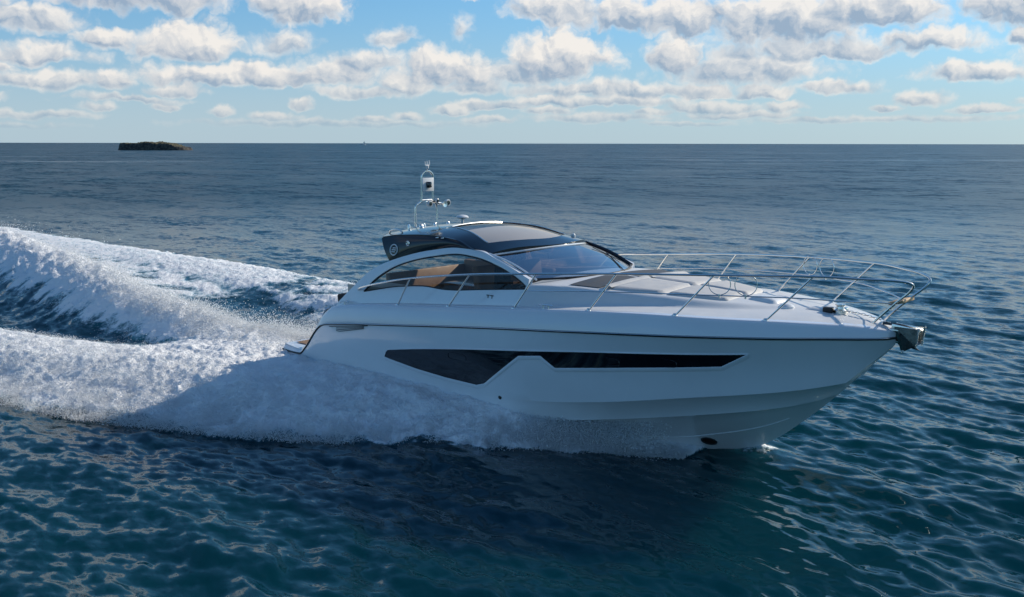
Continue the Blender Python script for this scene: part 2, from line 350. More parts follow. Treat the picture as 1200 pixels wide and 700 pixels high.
def wake(bx, by):
    """height and foam (0..1.3) of the wake"""
    side = np.where(by < 0, 1.0, 0.0); ay = np.abs(by); bxx = bx
    yo = yo_f(bxx) + (0.34 * fbm(bx * 0.9, by * 0.9 + 5, 3) + 0.16 * billow(bx * 2.6, by * 2.6, 2)) * ss(bx, 8.8, 6.5) ; yi = yi_f(bxx)
    u = (ay - yi) / np.maximum(yo - yi, 0.2)
    inb = (bx > -60) & (bx < 8.9)
    fade = ss(bx, 8.9, 8.0) * ss(bx, -70, -25)
    prof = (0.62 + 0.38 * np.sin(np.pi * np.clip(u, 0, 1))) * ss(u, 1.04, 0.62) * np.where(bx < 0.4, ss(u, -0.25, 0.35), 1.0)
    hm = hm_f(bxx)
    lump = billow(bx * 1.1, by * 1.1, 4)
    h = hm * prof * fade * (0.90 + 0.12 * lump)
    foam = ss(u, 1.05, 0.93) * np.where(bx < 0.4, ss(u, -0.15, 0.2), 1.0) * (bx < 8.9) * (bx > -70)
    # aft of the boat the bow wave foam breaks up, more so on the port side
    brk = fbm(bx * 0.55, by * 1.3, 4, 0.6)
    aft = ss(bx, -1.0, -7.0) * (0.25 + 0.75 * (by > 0))
    aft2 = ss(bx, -12, -40)
    foam = foam * (1 - np.clip(aft * (0.28 + 0.9 * brk) + aft2 * (0.25 + 1.0 * brk), 0, 0.92))
    # centre ridge thrown up by the propellers
    yr = yr_f(bx); hr = hr_f(bx); d = by - yr + 0.22 * fbm(bx * 0.5, by * 0.2 + 9, 3)
    wn = 1.05 + 0.06 * np.clip(-bx, 0, 12); wf = 0.85 + 0.03 * np.clip(-bx, 0, 12)
    rg = np.where(d < 0, np.exp(-(d / wn) ** 2), np.exp(-(d / wf) ** 2)) * (bx < 0.6)
    lump2 = billow(bx * 1.4 + 3, by * 1.4, 4)
    h = h + hr * rg * (1.0 + 0.10 * lump2)
    h = h - 0.18 * np.exp(-((ay - 2.7) / 1.1) ** 2) * ss(bx, -1.0, -4.0) * ss(bx, -40, -15) * (by < 0)
    h = h - 0.15 * np.exp(-((by - 2.6) / 0.9) ** 2) * ss(bx, 0.5, -1.0) * ss(bx, -14, -6)
    rf = np.where(d < 0, ss(-d, wn * 1.45, wn * 0.7), ss(d, wf * 2.6, wf * 0.9)) * (bx < 0.6)
    st = fbm(bx * 1.6, by * 0.35 + 3, 4, 0.6)
    rf = rf * np.clip(1.12 - 0.62 * ss(-d, 0.40, 1.7) * (0.60 + 1.9 * st * (0.7 + 0.8 * fbm(bx * 1.1, by * 1.1, 3))) , 0, 1.2)
    foam = np.maximum(foam, rf * ss(bx, -120, -50))
    # churned water filling the centre just behind the transom
    ctr = ss(ay, 1.9, 1.5) * ss(bx, -4.5, -1.5) * (bx < 1.8)
    foam = np.maximum(foam, ctr)
    # far side: mottled foam right up to the outer edge
    fz = (by > yr) * ss(by, yo + .1, yo - .7) * ss(bx, -7.5, -11.0) * ss(bx, -90, -40) * (0.75 + 0.75 * brk)
    foam = np.maximum(foam, np.clip(fz, 0, 1.0))
    return h, foam
def build_sea():
    fa = np.radians(np.linspace(-36, 36, 960)); ca = np.radians(np.linspace(36, 324, 74)[1:-1])
    th = np.concatenate([fa, ca]); nth = len(th)
    rs = [0.02, 0.6, 1.2, 1.8, 2.4, 3.0]; r = 3.0
    while r < 90000:
        if r < 8.6: dr = 0.06
        else: dr = max(0.03, min(r * r / 5600.0, 0.07 * r))
        r += dr; rs.append(r)
    rs = np.array(rs); nr = len(rs)
    Rg, Tg = np.meshgrid(rs, th, indexing='ij')
    X = (Rg * np.sin(Tg)).ravel(); Y = (Rg * np.cos(Tg)).ravel()
    # local spacing for band limiting
    dr = np.gradient(rs); dl = np.repeat(dr, nth); dl = np.maximum(dl, np.tile(np.where(np.arange(nth) < 960, 0, 1), nr) * Rg.ravel() * 0.07)
    near = np.nonzero(Rg.ravel() < 420)[0]; x = X[near]; y = Y[near]; sp = dl[near]
    H = np.zeros(len(near)); g = np.random.default_rng(5)
    # wind chop; the mask calms the surface beside the hull
    lams = np.exp(np.linspace(np.log(0.26), np.log(9.0), 92))
    for lam in lams:
        a = R(44) + g.normal(0, R(30) if lam < 3 else R(20)); kx, ky = np.cos(a) * 2 * np.pi / lam, np.sin(a) * 2 * np.pi / lam
        amp = 0.0053 * lam ** 0.62 * (0.6 + 0.8 * g.random()) if lam < 2.0 else 0.0056 * (0.6 + 0.8 * g.random())
        ph = kx * x + ky * y + g.random() * 6.283
        env = 1.0
        H += amp * np.clip((lam / sp - 2.2) / 2.5, 0, 1) * (np.sin(ph) + 0.22 * np.cos(2 * ph) * (lam > 3 * 1.0 * sp))
    gust = 0.8 + 0.9 * fbm(x * 0.05, y * 0.05, 3)
    H *= np.clip(gust, 0.35, 1.5)
    bx, by = w2b(x, y)
    hw, fo = wake(bx, by)
    # smooth dark water pushed aside by the bow: the chop is flattened in the lee
    lee = ss(by, -7.5, -2.0) * ss(by, 1.0, -0.5) * ss(bx, 4.0, 7.5) * ss(bx, 12.5, 9.5)
    H = H * (1 - 0.7 * lee) + 0.10 * np.exp(-((by + 2.9) / 1.2) ** 2) * ss(bx, 3, 6) * ss(bx, 9.8, 8.0)
    bf = np.exp(-(((bx - 9.55) / 0.38) ** 2 + ((by - 0.05) / 0.30) ** 2)); fo = np.maximum(fo, bf * (0.8 + 0.8 * fbm(x * 3, y * 3, 3))); hw = hw + 0.07 * bf
    fr = ss(fo, 0.35, 0.9)
    fine = np.clip((0.30 / sp - 1.5) / 1.5, 0, 1)
    rough = (0.036 * billow(x * 2.2, y * 2.2, 3) * np.clip(0.5 / sp - 1, 0, 1) + 0.022 * fbm(x * 8.5, y * 8.5, 2) * fine)
    H = H * (1 - 0.6 * fr) + hw + fr * rough + 0.02 * fr
    Z = np.zeros(len(X)); FO = np.zeros(len(X)); Z[near] = H; FO[near] = fo
    a = np.arange(nr - 1)[:, None] * nth + np.arange(nth)[None, :]; b = np.arange(nr - 1)[:, None] * nth + (np.arange(nth)[None, :] + 1) % nth
    quads = np.stack([a, b, b + nth, a + nth], -1).reshape(-1, 4)[:, ::-1]
    fmean = FO[quads].mean(1)
    def mk(name, q):
        used, inv = np.unique(q, return_inverse=True); q2 = inv.reshape(-1, 4)
        me = bpy.data.meshes.new(name); me.vertices.add(len(used)); me.vertices.foreach_set('co', np.stack([X[used], Y[used], Z[used]], -1).astype(np.float32).ravel())
        me.loops.add(q2.size); me.loops.foreach_set('vertex_index', q2.ravel().astype(np.int32))
        me.polygons.add(len(q2)); me.polygons.foreach_set('loop_start', np.arange(0, q2.size, 4, dtype=np.int32)); me.polygons.foreach_set('loop_total', np.full(len(q2), 4, np.int32))
        me.polygons.foreach_set('use_smooth', np.ones(len(q2), bool))
        at = me.attributes.new('foam', 'FLOAT', 'POINT'); at.data.foreach_set('value', FO[used].astype(np.float32))
        me.update(); me.validate(); me.materials.append(M['sea'])
        o = bpy.data.objects.new(name, me); COL.objects.link(o); return o
    sea = mk('sea', quads[fmean < 0.42]); sea['kind'] = 'structure'; sea['label'] = 'dark blue wind-rippled sea reaching to the horizon'
    fm = mk('wake_foam', quads[fmean >= 0.42]); fm['kind'] = 'stuff'; fm['category'] = 'foam'
    fm['label'] = 'white churned wake foam spreading behind and beside the white motor yacht'
    return X, Y, Z
def sea_material():
    m = bpy.data.materials.new('sea_water'); m.use_nodes = True; t = NT(m.node_tree); b = t.n['Principled BSDF']
    geo = t.new('ShaderNodeNewGeometry'); P = geo.outputs['Position']
    rot = t.new('ShaderNodeMapping'); rot.inputs['Rotation'].default_value = (0, 0, -R(44)); t.l.new(P, rot.inputs[0]); Q = rot.outputs[0]
    big = t.noise(P, 0.012, 4, 0.6)
    def slope(vec, sc_, det, ax, ay):
        c = t.v('SUBTRACT', t.noise(vec, sc_, det, 0.6, out=1, dist=0.3), (0.5, 0.5, 0.5)); return t.v('MULTIPLY', c, (ax, ay, 0.0))
    far = t.sstep(t.v('LENGTH', P, out=1), 22.0, 150.0)
    Qs = t.v('MULTIPLY', Q, (1.0, 0.42, 1.0))
    s0 = slope(Qs, 7.0, 4, 0.75, 0.55); s1 = slope(Qs, 2.3, 4, 0.72, 0.52); s2 = slope(Qs, 0.55, 4, 0.95, 0.7); s3 = slope(Qs, 0.11, 4, 0.8, 0.6)
    s2 = t.v('SCALE', s2, t.lin(far, 0.0, 1.0, 0.25, 1.5)); s3 = t.v('SCALE', s3, t.m('MULTIPLY', far, 1.3)); s1 = t.v('SCALE', s1, t.lin(far, 0.0, 1.0, 0.8, 2.2))
    sl = t.v('ADD', t.v('ADD', s0, s1), t.v('ADD', s2, s3)); sl = t.v('SCALE', sl, t.lin(big, 0.35, 0.65, 0.75, 1.2))
    bwn = t.v('NORMALIZE', t.v('ADD', geo.outputs['Normal'], sl))
    at = t.new('ShaderNodeAttribute'); at.attribute_name = 'foam'; F = at.outputs['Fac']
    # foam threshold broken up by lacy noise
    f1 = t.noise(P, 3.2, 7, 0.66); f2 = t.noise(P, 17.0, 4, 0.7)
    f = t.m('ADD', F, t.m('MULTIPLY', t.m('SUBTRACT', f1, 0.5), 1.35)); f = t.m('ADD', f, t.m('MULTIPLY', t.m('SUBTRACT', f2, 0.5), 0.7))
    ff = t.m('MULTIPLY', t.sstep(f, 0.40, 0.80), t.sstep(F, 0.02, 0.22))
    aer = t.m('MULTIPLY', t.sstep(F, 0.0, 0.8), 0.75)
    wat = t.mix(aer, (0.0009, 0.030, 0.042), (0.030, 0.15, 0.20))
    t.put(b.inputs['Base Color'], wat); slick = t.sstep(t.noise(t.v('MULTIPLY', P, (0.0035, 0.028, 0.0)), 1.0, 4, 0.6), 0.52, 0.68)
    rgh = t.sstep(t.v('LENGTH', P, out=1), 9.0, 95.0, 0.06, 0.37); rgh = t.m('SUBTRACT', rgh, t.m('MULTIPLY', t.m('MULTIPLY', slick, far), 0.10))
    t.put(b.inputs['Roughness'], rgh)
    b.subsurface_method = 'BURLEY'; b.inputs['Subsurface Weight'].default_value = 1.0; b.inputs['Subsurface Radius'].default_value = (0.5, 1.0, 1.0); b.inputs['Subsurface Scale'].default_value = 2.2; b.inputs['IOR'].default_value = 1.333; b.inputs['Specular IOR Level'].default_value = 0.33; b.inputs['Specular Tint'].default_value = (0.72, 0.94, 1.0, 1.0)
    t.l.new(bwn, b.inputs['Normal'])
    fo = t.new('ShaderNodeBsdfPrincipled'); t.put(fo.inputs['Base Color'], t.mix(t.sstep(f, 0.45, 1.0), (0.62, 0.77, 0.84), (0.94, 0.95, 0.955))); fo.inputs['Roughness'].default_value = 0.85
    fo.inputs['Specular IOR Level'].default_value = 0.2
    fb = t.new('ShaderNodeBump'); fb.inputs['Strength'].default_value = 0.9; fb.inputs['Distance'].default_value = 0.11
    t.put(fb.inputs['Height'], t.m('ADD', t.m('MULTIPLY', t.noise(P, 7.0, 6, 0.7), 1.0), t.m('MULTIPLY', t.noise(P, 30.0, 3, 0.6), 0.25)))
    t.l.new(fb.outputs[0], fo.inputs['Normal'])
    mx = t.new('ShaderNodeMixShader'); t.put(mx.inputs[0], ff); t.l.new(b.outputs[0], mx.inputs[1]); t.l.new(fo.outputs[0], mx.inputs[2])
    t.l.new(mx.outputs[0], t.n['Material Output'].inputs[0])
    return m
M['sea'] = sea_material()
build_sea()

# droplets: one mesh of tiny octahedra
def spray_material():
    m = bpy.data.materials.new('spray_droplets'); m.use_nodes = True; t = NT(m.node_tree); b = t.n['Principled BSDF']
    t.put(b.inputs['Base Color'], (0.95, 0.96, 0.97)); b.inputs['Roughness'].default_value = 0.6
    tl = t.new('ShaderNodeBsdfTranslucent'); t.put(tl.inputs[0], (0.95, 0.97, 0.98)); mx = t.new('ShaderNodeMixShader'); mx.inputs[0].default_value = 0.5
    t.l.new(b.outputs[0], mx.inputs[1]); t.l.new(tl.outputs[0], mx.inputs[2]); t.l.new(mx.outputs[0], t.n['Material Output'].inputs[0]); return m
M['spray'] = spray_material()
OV = np.array([(1, 0, 0), (-1, 0, 0), (0, 1, 0), (0, -1, 0), (0, 0, 1), (0, 0, -1)], float)
OF = np.array([(0, 2, 4), (2, 1, 4), (1, 3, 4), (3, 0, 4), (2, 0, 5), (1, 2, 5), (3, 1, 5), (0, 3, 5)])
TV = np.array([(1, 1, 1), (1, -1, -1), (-1, 1, -1), (-1, -1, 1)], float) * 0.8; TF = np.array([(0, 1, 2), (0, 3, 1), (0, 2, 3), (1, 3, 2)])
def droplets(name, bx, by, z, size, label):
    n = len(bx); wx_, wy_ = b2w(bx, by); c = np.stack([wx_, wy_, z], -1)
    q = rng.normal(size=(n, 4)); q /= np.linalg.norm(q, axis=1)[:, None]; a, b, c2, d = q.T
    Rm = np.stack([np.stack([1 - 2 * (c2 * c2 + d * d), 2 * (b * c2 - a * d), 2 * (b * d + a * c2)], -1),
                   np.stack([2 * (b * c2 + a * d), 1 - 2 * (b * b + d * d), 2 * (c2 * d - a * b)], -1),
                   np.stack([2 * (b * d - a * c2), 2 * (c2 * d + a * b), 1 - 2 * (b * b + c2 * c2)], -1)], 1)
    V = np.einsum('nij,vj->nvi', Rm, TV) * size[:, None, None] + c[:, None, :]
    Fc = TF[None] + (np.arange(n) * 4)[:, None, None]; Fc = Fc.reshape(-1, 3)
    me = bpy.data.meshes.new(name); me.vertices.add(n * 4); me.vertices.foreach_set('co', V.astype(np.float32).ravel())
    me.loops.add(Fc.size); me.loops.foreach_set('vertex_index', Fc.ravel().astype(np.int32)); me.polygons.add(len(Fc))
    me.polygons.foreach_set('loop_start', np.arange(0, Fc.size, 3, dtype=np.int32)); me.polygons.foreach_set('loop_total', np.full(len(Fc), 3, np.int32))
    me.update(); me.materials.append(M['spray'])
    o = bpy.data.objects.new(name, me); COL.objects.link(o); o['kind'] = 'stuff'; o['category'] = 'spray'; o['label'] = label; return o
def fr_size(n, lo, hi, p=2.2): return lo + (hi - lo) * rng.random(n) ** p
def base_h(bx, by): return wake(bx, by)[0]

# bow sheet and flank spray beside the starboard side (and its twin to port)
def flank(n, side):
    bx = rng.uniform(-7, 8.9, n); u = rng.beta(3.4, 1.25, n) * 1.10
    yo = yo_f(bx); yi = np.maximum(1.45 * ss(bx, 8.9, 7.0), 0.6); ay = yi + (yo - yi) * u
    by = ay * side; h = base_h(bx, by)
    cl = 0.5 + 0.9 * fbm(bx * 1.6, by * 1.6, 3); up = np.minimum(rng.exponential(1.0, n), 2.6) * (0.02 + 0.10 * np.clip(cl, 0, 1.2)) * (0.35 + hm_f(bx)) * ss(u, -.1, .6)
    return bx, by + side * rng.normal(0, 0.05, n), h + up, fr_size(n, 0.003, 0.010)
n1 = 300000
a = flank(n1, -1)
# thin sheet leaving the chine near the bow
n2 = 50000
bx = rng.uniform(5.2, 9.0, n2); u = rng.beta(1.5, 1.5, n2); yc = np.interp(bx, [5, 7, 8, 8.9, 9.5], [1.7, 1.58, 1.4, 1.12, 0.9])
by = -(yc - .05 + (yo_f(bx) + 0.1 - yc).clip(0.15) * u); zc = np.interp(bx, [5.2, 7, 8, 8.9], [0.3, 0.40, 0.48, 0.5])
z = zc * (1 - u ** 1.4) * (0.8 + 0.25 * rng.random(n2)) + rng.normal(0, 0.05, n2) + 0.03
keep = rng.random(n2) < ss(bx, 8.95, 7.2)
droplets('bow_spray', np.concatenate([a[0], bx[keep]]), np.concatenate([a[1], by[keep]]), np.concatenate([a[2], np.maximum(z[keep], 0)]),
         np.concatenate([a[3], fr_size(keep.sum(), 0.004, 0.012)]), 'fine white bow spray thrown along the near side of the hull')
a = flank(40000, 1)
droplets('far_side_spray', *a, 'white spray thrown out from the far side of the yacht')
# rooster tail
n = 150000
bx = -np.abs(rng.exponential(9.0, n)) + 0.2; bx = np.maximum(bx, -42 * rng.random(n) - 0.2)
d = rng.normal(0.0, 0.62, n); by = yr_f(bx) + d; h = base_h(bx, by)
cl = 0.5 + 0.9 * fbm(bx * 1.3, by * 1.3 + 40, 3)
z = h + rng.exponential(1.0, n) * (0.02 + 0.11 * np.clip(cl, 0, 1.2)) * np.exp(-(d / 0.8) ** 2) * (0.6 + hr_f(bx))
m2 = 26000; bx2 = rng.uniform(-3.6, 0.5, m2); by2 = rng.uniform(-1.9, 2.1, m2); h2 = base_h(bx2, by2)
z2 = h2 + rng.exponential(0.11, m2)
droplets('stern_spray', np.concatenate([bx, bx2]), np.concatenate([by, by2]), np.concatenate([z, z2]), fr_size(n + m2, 0.0035, 0.013), 'white spray flying off the crest of the wake behind the stern')

# ------------------------------------------------------------------ island and far vessel
def island():
    # about 700 m away, low rock
    cx, cy = -0.3590 * 620, 620.0; nx, ny = 150, 50; G = []
    for i in range(nx):
        u = i / (nx - 1) * 2 - 1; row = []
        for j in range(ny):
            v_ = j / (ny - 1) * 2 - 1
            x = u * 23.5; y = v_ * 11
            e = 1 - (abs(u) ** 2.6 + abs(v_) ** 2.4)
            env = float(ss(e, 0, 0.22)); tall = float(np.interp(u, [-1, -.94, -.75, -.3, 0.1, .45, .7, 1], [1.5, 2.9, 3.3, 3.4, 3.9, 3.3, 1.7, .7]))
            h = 1.3 * env * tall * (0.92 + 0.22 * float(fbm(arr(x * .12), arr(y * .12), 4))) + env * 0.55 * float(billow(arr(x * .45), arr(y * .45), 4, .7)) * 1.0 - 0.7
            row.append((cx + x, cy + y, h))
        G.append(row)
    m = bpy.data.materials.new('island_rock'); m.use_nodes = True; t = NT(m.node_tree); b = t.n['Principled BSDF']
    geo = t.new('ShaderNodeNewGeometry'); nz = t.sep(geo.outputs['Normal'])[2]; pz = t.sep(geo.outputs['Position'])[2]
    rock = t.mix(t.sstep(t.noise(geo.outputs['Position'], 0.7, 6, 0.65), .35, .65), (0.022, 0.022, 0.024), (0.10, 0.09, 0.075))
    grass = t.mix(t.noise(geo.outputs['Position'], 0.5, 5, 0.6), (0.045, 0.055, 0.025), (0.15, 0.12, 0.07))
    t.put(b.inputs['Base Color'], t.mix(t.m('MULTIPLY', t.sstep(nz, 0.6, 0.85), t.sstep(pz, 1.7, 2.6)), rock, grass)); b.inputs['Roughness'].default_value = 0.9
    mb = MB().grid(G, flip=False); o = mb.build('rocky_island', m, sharp=60)
    o['kind'] = 'structure'; o['label'] = 'low dark rocky island on the horizon at the left'
island()
def far_sailboat():
    e = bpy.data.objects.new('sailboat', None); COL.objects.link(e); D = 2400.0; e.location = ((428.5 - 600) / 1150 * D, D, 0); e.rotation_euler = (0, 0, R(35))
    e['category'] = 'sailboat'; e['label'] = 'tiny white sailing boat far away on the horizon'
    G = []
    for x, hb_, zk in ((-5, 1.2, .2), (-2.5, 1.6, -.3), (0, 1.7, -.4), (2.5, 1.2, -.3), (5.2, .05, .6)):
        G.append([(x, -hb_, 1.1), (x, -hb_ * .7, .1), (x, 0, zk), (x, hb_ * .7, .1), (x, hb_, 1.1)])
    MB().grid(G, flip=True, cap=False).grid([[(p[0], -abs(p[1]), 1.1), (p[0], abs(p[1]), 1.1)] for p in [g[0] for g in G]]).build('hull', M['whiteplastic'], e)
    MB().tube([(0.6, 0, 1), (0.6, 0, 10.5)], .09, 6).build('mast', M['steel'], e)
    V = [(0.5, 0, 2), (0.5, 0, 10.3), (-3.6, 0.5, 2.1), (0.55, .05, 2), (0.55, .05, 10.3), (-3.6, .55, 2.1)]
    MB().add(V, [(0, 1, 2), (5, 4, 3), (0, 2, 5, 3), (0, 3, 4, 1), (1, 4, 5, 2)]).build('mainsail', M['whiteplastic'], e)
    V = [(0.9, 0, 8.8), (5.0, 0, 1.4), (1.2, .9, 1.9), (.95, .04, 8.8), (5.0, .04, 1.4), (1.25, .94, 1.9)]
    MB().add(V, [(0, 1, 2), (5, 4, 3), (0, 2, 5, 3), (0, 3, 4, 1), (1, 4, 5, 2)]).build('foresail', M['whiteplastic'], e)
far_sailboat()

# ================================================================== the motor yacht
yacht = bpy.data.objects.new('motor_yacht', None); COL.objects.link(yacht)
yacht.location = (BX, BY, 0); yacht.rotation_euler = (0, 0, -TH)
yacht['category'] = 'yacht'; yacht['label'] = 'white sports motor yacht with black hardtop speeding through the sea'

rub_z = pchip([0.2, 0.95, 1.15, 1.58, 1.75, 2.1, 3.82, 5.82, 6.8, 8.35, 9.54, 10.36, 10.94, 11.5], [.52, .56, .70, 1.12, 1.22, 1.28, 1.48, 1.69, 1.78, 1.90, 1.96, 1.985, 2.0, 2.0])
hb_f = pchip([0, .7, 1.2, 2, 4, 6, 7, 8, 9, 9.5, 10, 10.5, 11, 11.3, 11.45, 11.5], [1.62, 1.78, 1.84, 1.9, 1.96, 1.97, 1.96, 1.88, 1.68, 1.50, 1.26, .97, .60, .33, .15, .02])
kn_z = pchip([0.2, .9, 1.0, 1.35, 1.6, 1.75, 1.96, 2.4, 3, 3.8, 4.9, 6.36, 7.7, 9, 10, 11.0, 11.5], [.62, .64, .70, 1.03, 1.33, 1.46, 1.57, 1.65, 1.72, 1.80, 1.90, 2.03, 2.15, 2.2, 2.2, 2.17, 2.09])
crz = pchip([0.2, 2, 6.3, 9.3, 10.9, 11.5], [.33, .55, .64, 1.05, 1.33, 1.55])
cry = pchip([0.2, 2, 6.3, 8, 9.3, 10, 10.5, 10.9, 11.2, 11.5], [1.58, 1.83, 1.89, 1.68, 1.27, .95, .66, .34, .12, .02])
chz = pchip([0.2, 2.3, 3.7, 4.8, 5.8, 7, 8, 8.9, 10.1, 10.5, 10.8], [.12, .22, .17, .18, .25, .38, .53, .68, .90, 1.0, 1.12])
chy = pchip([0.2, 2, 6, 7, 8, 8.9, 9.5, 10.1, 10.5, 10.8, 11.0], [1.45, 1.72, 1.79, 1.69, 1.46, 1.16, .92, .61, .33, .06, .02])
keel_z = pchip([0.2, 4, 7, 8.5, 9.22, 9.81, 10.3, 10.74, 11.2, 11.46, 11.5], [-.5, -.55, -.6, -.42, -.09, .25, .66, 1.09, 1.6, 1.88, 1.95])
def section(x):
    """(half breadth, z) from the rub rail to the keel"""
    R_ = (float(hb_f(x)), float(rub_z(x))); kz = float(keel_z(x))
    N = [float(cry(x)), max(float(crz(x)), kz + .012)]; C = [float(chy(x)), max(float(chz(x)), kz + .006)]
    N[1] = min(N[1], R_[1] - .02); C[1] = min(C[1], N[1] - .01); K = (0.004, min(kz, C[1] - .005))
    return R_, N, C, K
def hull_pts(x, side, n1=10, n2=6, n3=6):
    R_, N, C, K = section(x); o = []
    flare = 0.05 * float(ss(x, 6.5, 9.5)) * float(ss(x, 11.4, 10.5)) - 0.035 * float(ss(x, 8, 6))
    for k in range(n1):
        t = k / n1; o.append((x, side * (R_[0] + (N[0] - R_[0]) * t - flare * math.sin(math.pi * t)), R_[1] + (N[1] - R_[1]) * t))
    st = .004 * float(ss(x, 11.0, 9.8))
    o.append((x, side * N[0], N[1]))
    for k in range(0, n2):
        t = (k + .25) / n2; o.append((x, side * (N[0] - st + (C[0] - N[0]) * t - .5 * flare * math.sin(math.pi * t)), N[1] + (C[1] - N[1]) * t))
    o.append((x, side * C[0], C[1])); st2 = .018 * float(ss(x, 10.8, 9.8))
    for k in range(0, n3): t = (k + .12) / n3; o.append((x, side * (C[0] - st2 + (K[0] - C[0]) * t), C[1] - .2 * st2 + (K[1] - C[1]) * t))
    o.append((x, side * K[0], K[1])); return o
def yh(x, z):
    p = hull_pts(x, 1); zs = [q[2] for q in p][::-1]; ys = [q[1] for q in p][::-1]; return float(np.interp(z, zs, ys))
XS = np.concatenate([np.linspace(.2, 2.2, 34), np.linspace(2.3, 9, 60), np.linspace(9.1, 11.3, 40), [11.36, 11.42, 11.46, 11.49]])
hull = MB()
for side in (-1, 1): hull.grid([hull_pts(x, side) for x in XS], flip=(side > 0))
pl_ = hull_pts(.2, -1); pr_ = hull_pts(.2, 1); hull.add(pl_ + pr_[::-1], [tuple(range(len(pl_) * 2))][::1])
hull_o = hull.build('hull', M['gel'], yacht, sharp=24)

# bulwark moulding between rub rail and deck edge, rounded over
def kin(x): return min(.13, .25 * float(hb_f(x)) + .01)
for side in (-1, 1):
    bul = MB(); G = []
    for x in XS:
        h0, z0, z1 = float(hb_f(x)), float(rub_z(x)), float(kn_z(x)); i = kin(x)
        row = [(x, side * (h0 - .012), z0 + .0)]
        for t in (0.02, .25, .5, .72, .86): row.append((x, side * (h0 - .004 - i * .62 * t ** 1.5), z0 + (z1 - z0) * t))
        for a in (25, 50, 72, 90): row.append((x, side * (h0 - i * .62 - (i * .38) * (1 - math.cos(R(a)))), z0 + (z1 - z0) * (.86 + .14 * math.sin(R(a)))))
        row.append((x, side * max(h0 - i - .10, .0), z1 + .004)); G.append(row)
    bul.grid(G, flip=(side < 0))
    bul.build('bulwark', M['gel'], yacht, sharp=50)
for side in (-1, 1):
    rr_ = MB(); P = [(x, side * (float(hb_f(x)) + .006), float(rub_z(x)) - .004) for x in XS]; rr_.tube(P, .017, 8); rr_.build('rub_rail', M['rubber'], yacht)
for side in (-1, 1):
    ri = MB(); P = [(x, side * (float(hb_f(x)) + .020), float(rub_z(x)) + .004) for x in XS if x > 1.7]; ri.tube(P, .007, 6); ri.build('rub_rail_insert', M['steel'], yacht)

# foredeck with raised coachroof
cw_f = pchip([4.8, 6.2, 6.7, 7.1, 8, 9, 9.7, 10.2], [1.45, 1.45, 1.42, 1.32, 1.10, .80, .42, .05])
cr_f = pchip([4.8, 6.2, 6.9, 7.5, 8, 9, 9.8, 10.2], [.34, .34, .30, .22, .17, .09, .03, 0])
def deck_z(x, y):
    h0 = float(hb_f(x)); e = max(h0 - kin(x) - .1, .02); z1 = float(kn_z(x)); ay = abs(y)
    z = z1 + .004 + .055 * (1 - min(1, ay / e) ** 2) * min(1, h0)
    cw = float(cw_f(x)); return z + float(cr_f(x)) * float(ss(ay, cw + .20, cw - .03)) * (1 - .12 * min(1, ay / max(cw, .1)) ** 2)
dk = MB(); G = []
for x in np.concatenate([np.linspace(6.30, 11.3, 90), [11.4, 11.46, 11.49]]):
    h0 = float(hb_f(x)); e = max(h0 - kin(x) - .10, .004)
    G.append([(x, e * v_, deck_z(x, e * v_)) for v_ in np.linspace(-1, 1, 61)])
dk.grid(G, flip=False)
for side in (-1, 1):     # side decks beside the cabin
    G = []
    for x in np.linspace(1.96, 6.30, 40):
        e = float(hb_f(x)) - kin(x) - .10; G.append([(x, side * y, float(kn_z(x)) + .004) for y in np.linspace(e, 1.45, 6)])
    dk.grid(G, flip=(side < 0))
dk.build('deck', M['geldeck'], yacht, sharp=40)

# cabin sides with arch and window opening
def ycab(z): return 1.53 - .25 * (z - 2.0) if z < 2.5 else 1.405 - .30 * (z - 2.5)
arch = pchip([1.87, 2.2, 2.66, 3.31, 4.09, 4.7, 5.17, 5.61, 6.05, 6.36, 6.6], [1.60, 1.90, 2.27, 2.53, 2.72, 2.80, 2.79, 2.68, 2.54, 2.43, 2.36])
wtop = pchip([2.55, 2.8, 3.4, 4.16, 4.77, 5.12, 5.68, 6.27, 6.34], [1.89, 2.12, 2.43, 2.62, 2.70, 2.68, 2.57, 2.34, 2.29])
wbot = pchip([2.55, 3.49, 4.13, 4.5, 4.74, 5.3, 6.34], [1.87, 2.05, 2.11, 2.10, 2.11, 2.17, 2.28])
def strip(mb, xs, lo, hi, off, side, n=6, flip=None):
    G = [[(x, side * (ycab(z) + off), z) for z in np.linspace(lo(x), hi(x), n)] for x in xs]
    mb.grid(G, flip=(side > 0) if flip is None else flip)
def solid_strip(mb, xs, lo, hi, side, th=.06, n=6):
    """closed strip with thickness th inwards"""
    G = []
    for x in xs:
        zs = np.linspace(lo(x), hi(x), n); o = [(x, side * (ycab(z)), z) for z in zs]
        b = .018; o[0] = (x, side * (ycab(zs[0]) - .008), zs[0]); 
        i = [(x, side * (ycab(z) - th), z) for z in zs[::-1]]; G.append(o + i)
    mb.grid(G, flip=(side < 0), wrap=True, cap=True)
lowf = lambda x: float(kn_z(x)) - .05
for side in (-1, 1):
    cab = MB(); solid_strip(cab, np.linspace(1.88, 2.55, 12), lowf, lambda x: max(float(arch(x)), lowf(x) + .02), side)
    solid_strip(cab, np.linspace(2.551, 6.34, 50), lowf, lambda x: float(wbot(x)), side)
    cab.build('cabin_side', M['gel'], yacht, sharp=40)
for side in (-1, 1): ar = MB(); solid_strip(ar, np.linspace(2.552, 6.34, 60), lambda x: float(wtop(x)), lambda x: max(float(arch(x)), float(wtop(x)) + .012), side, th=.09); ar.build('roof_arch', M['gel'], yacht, sharp=40)
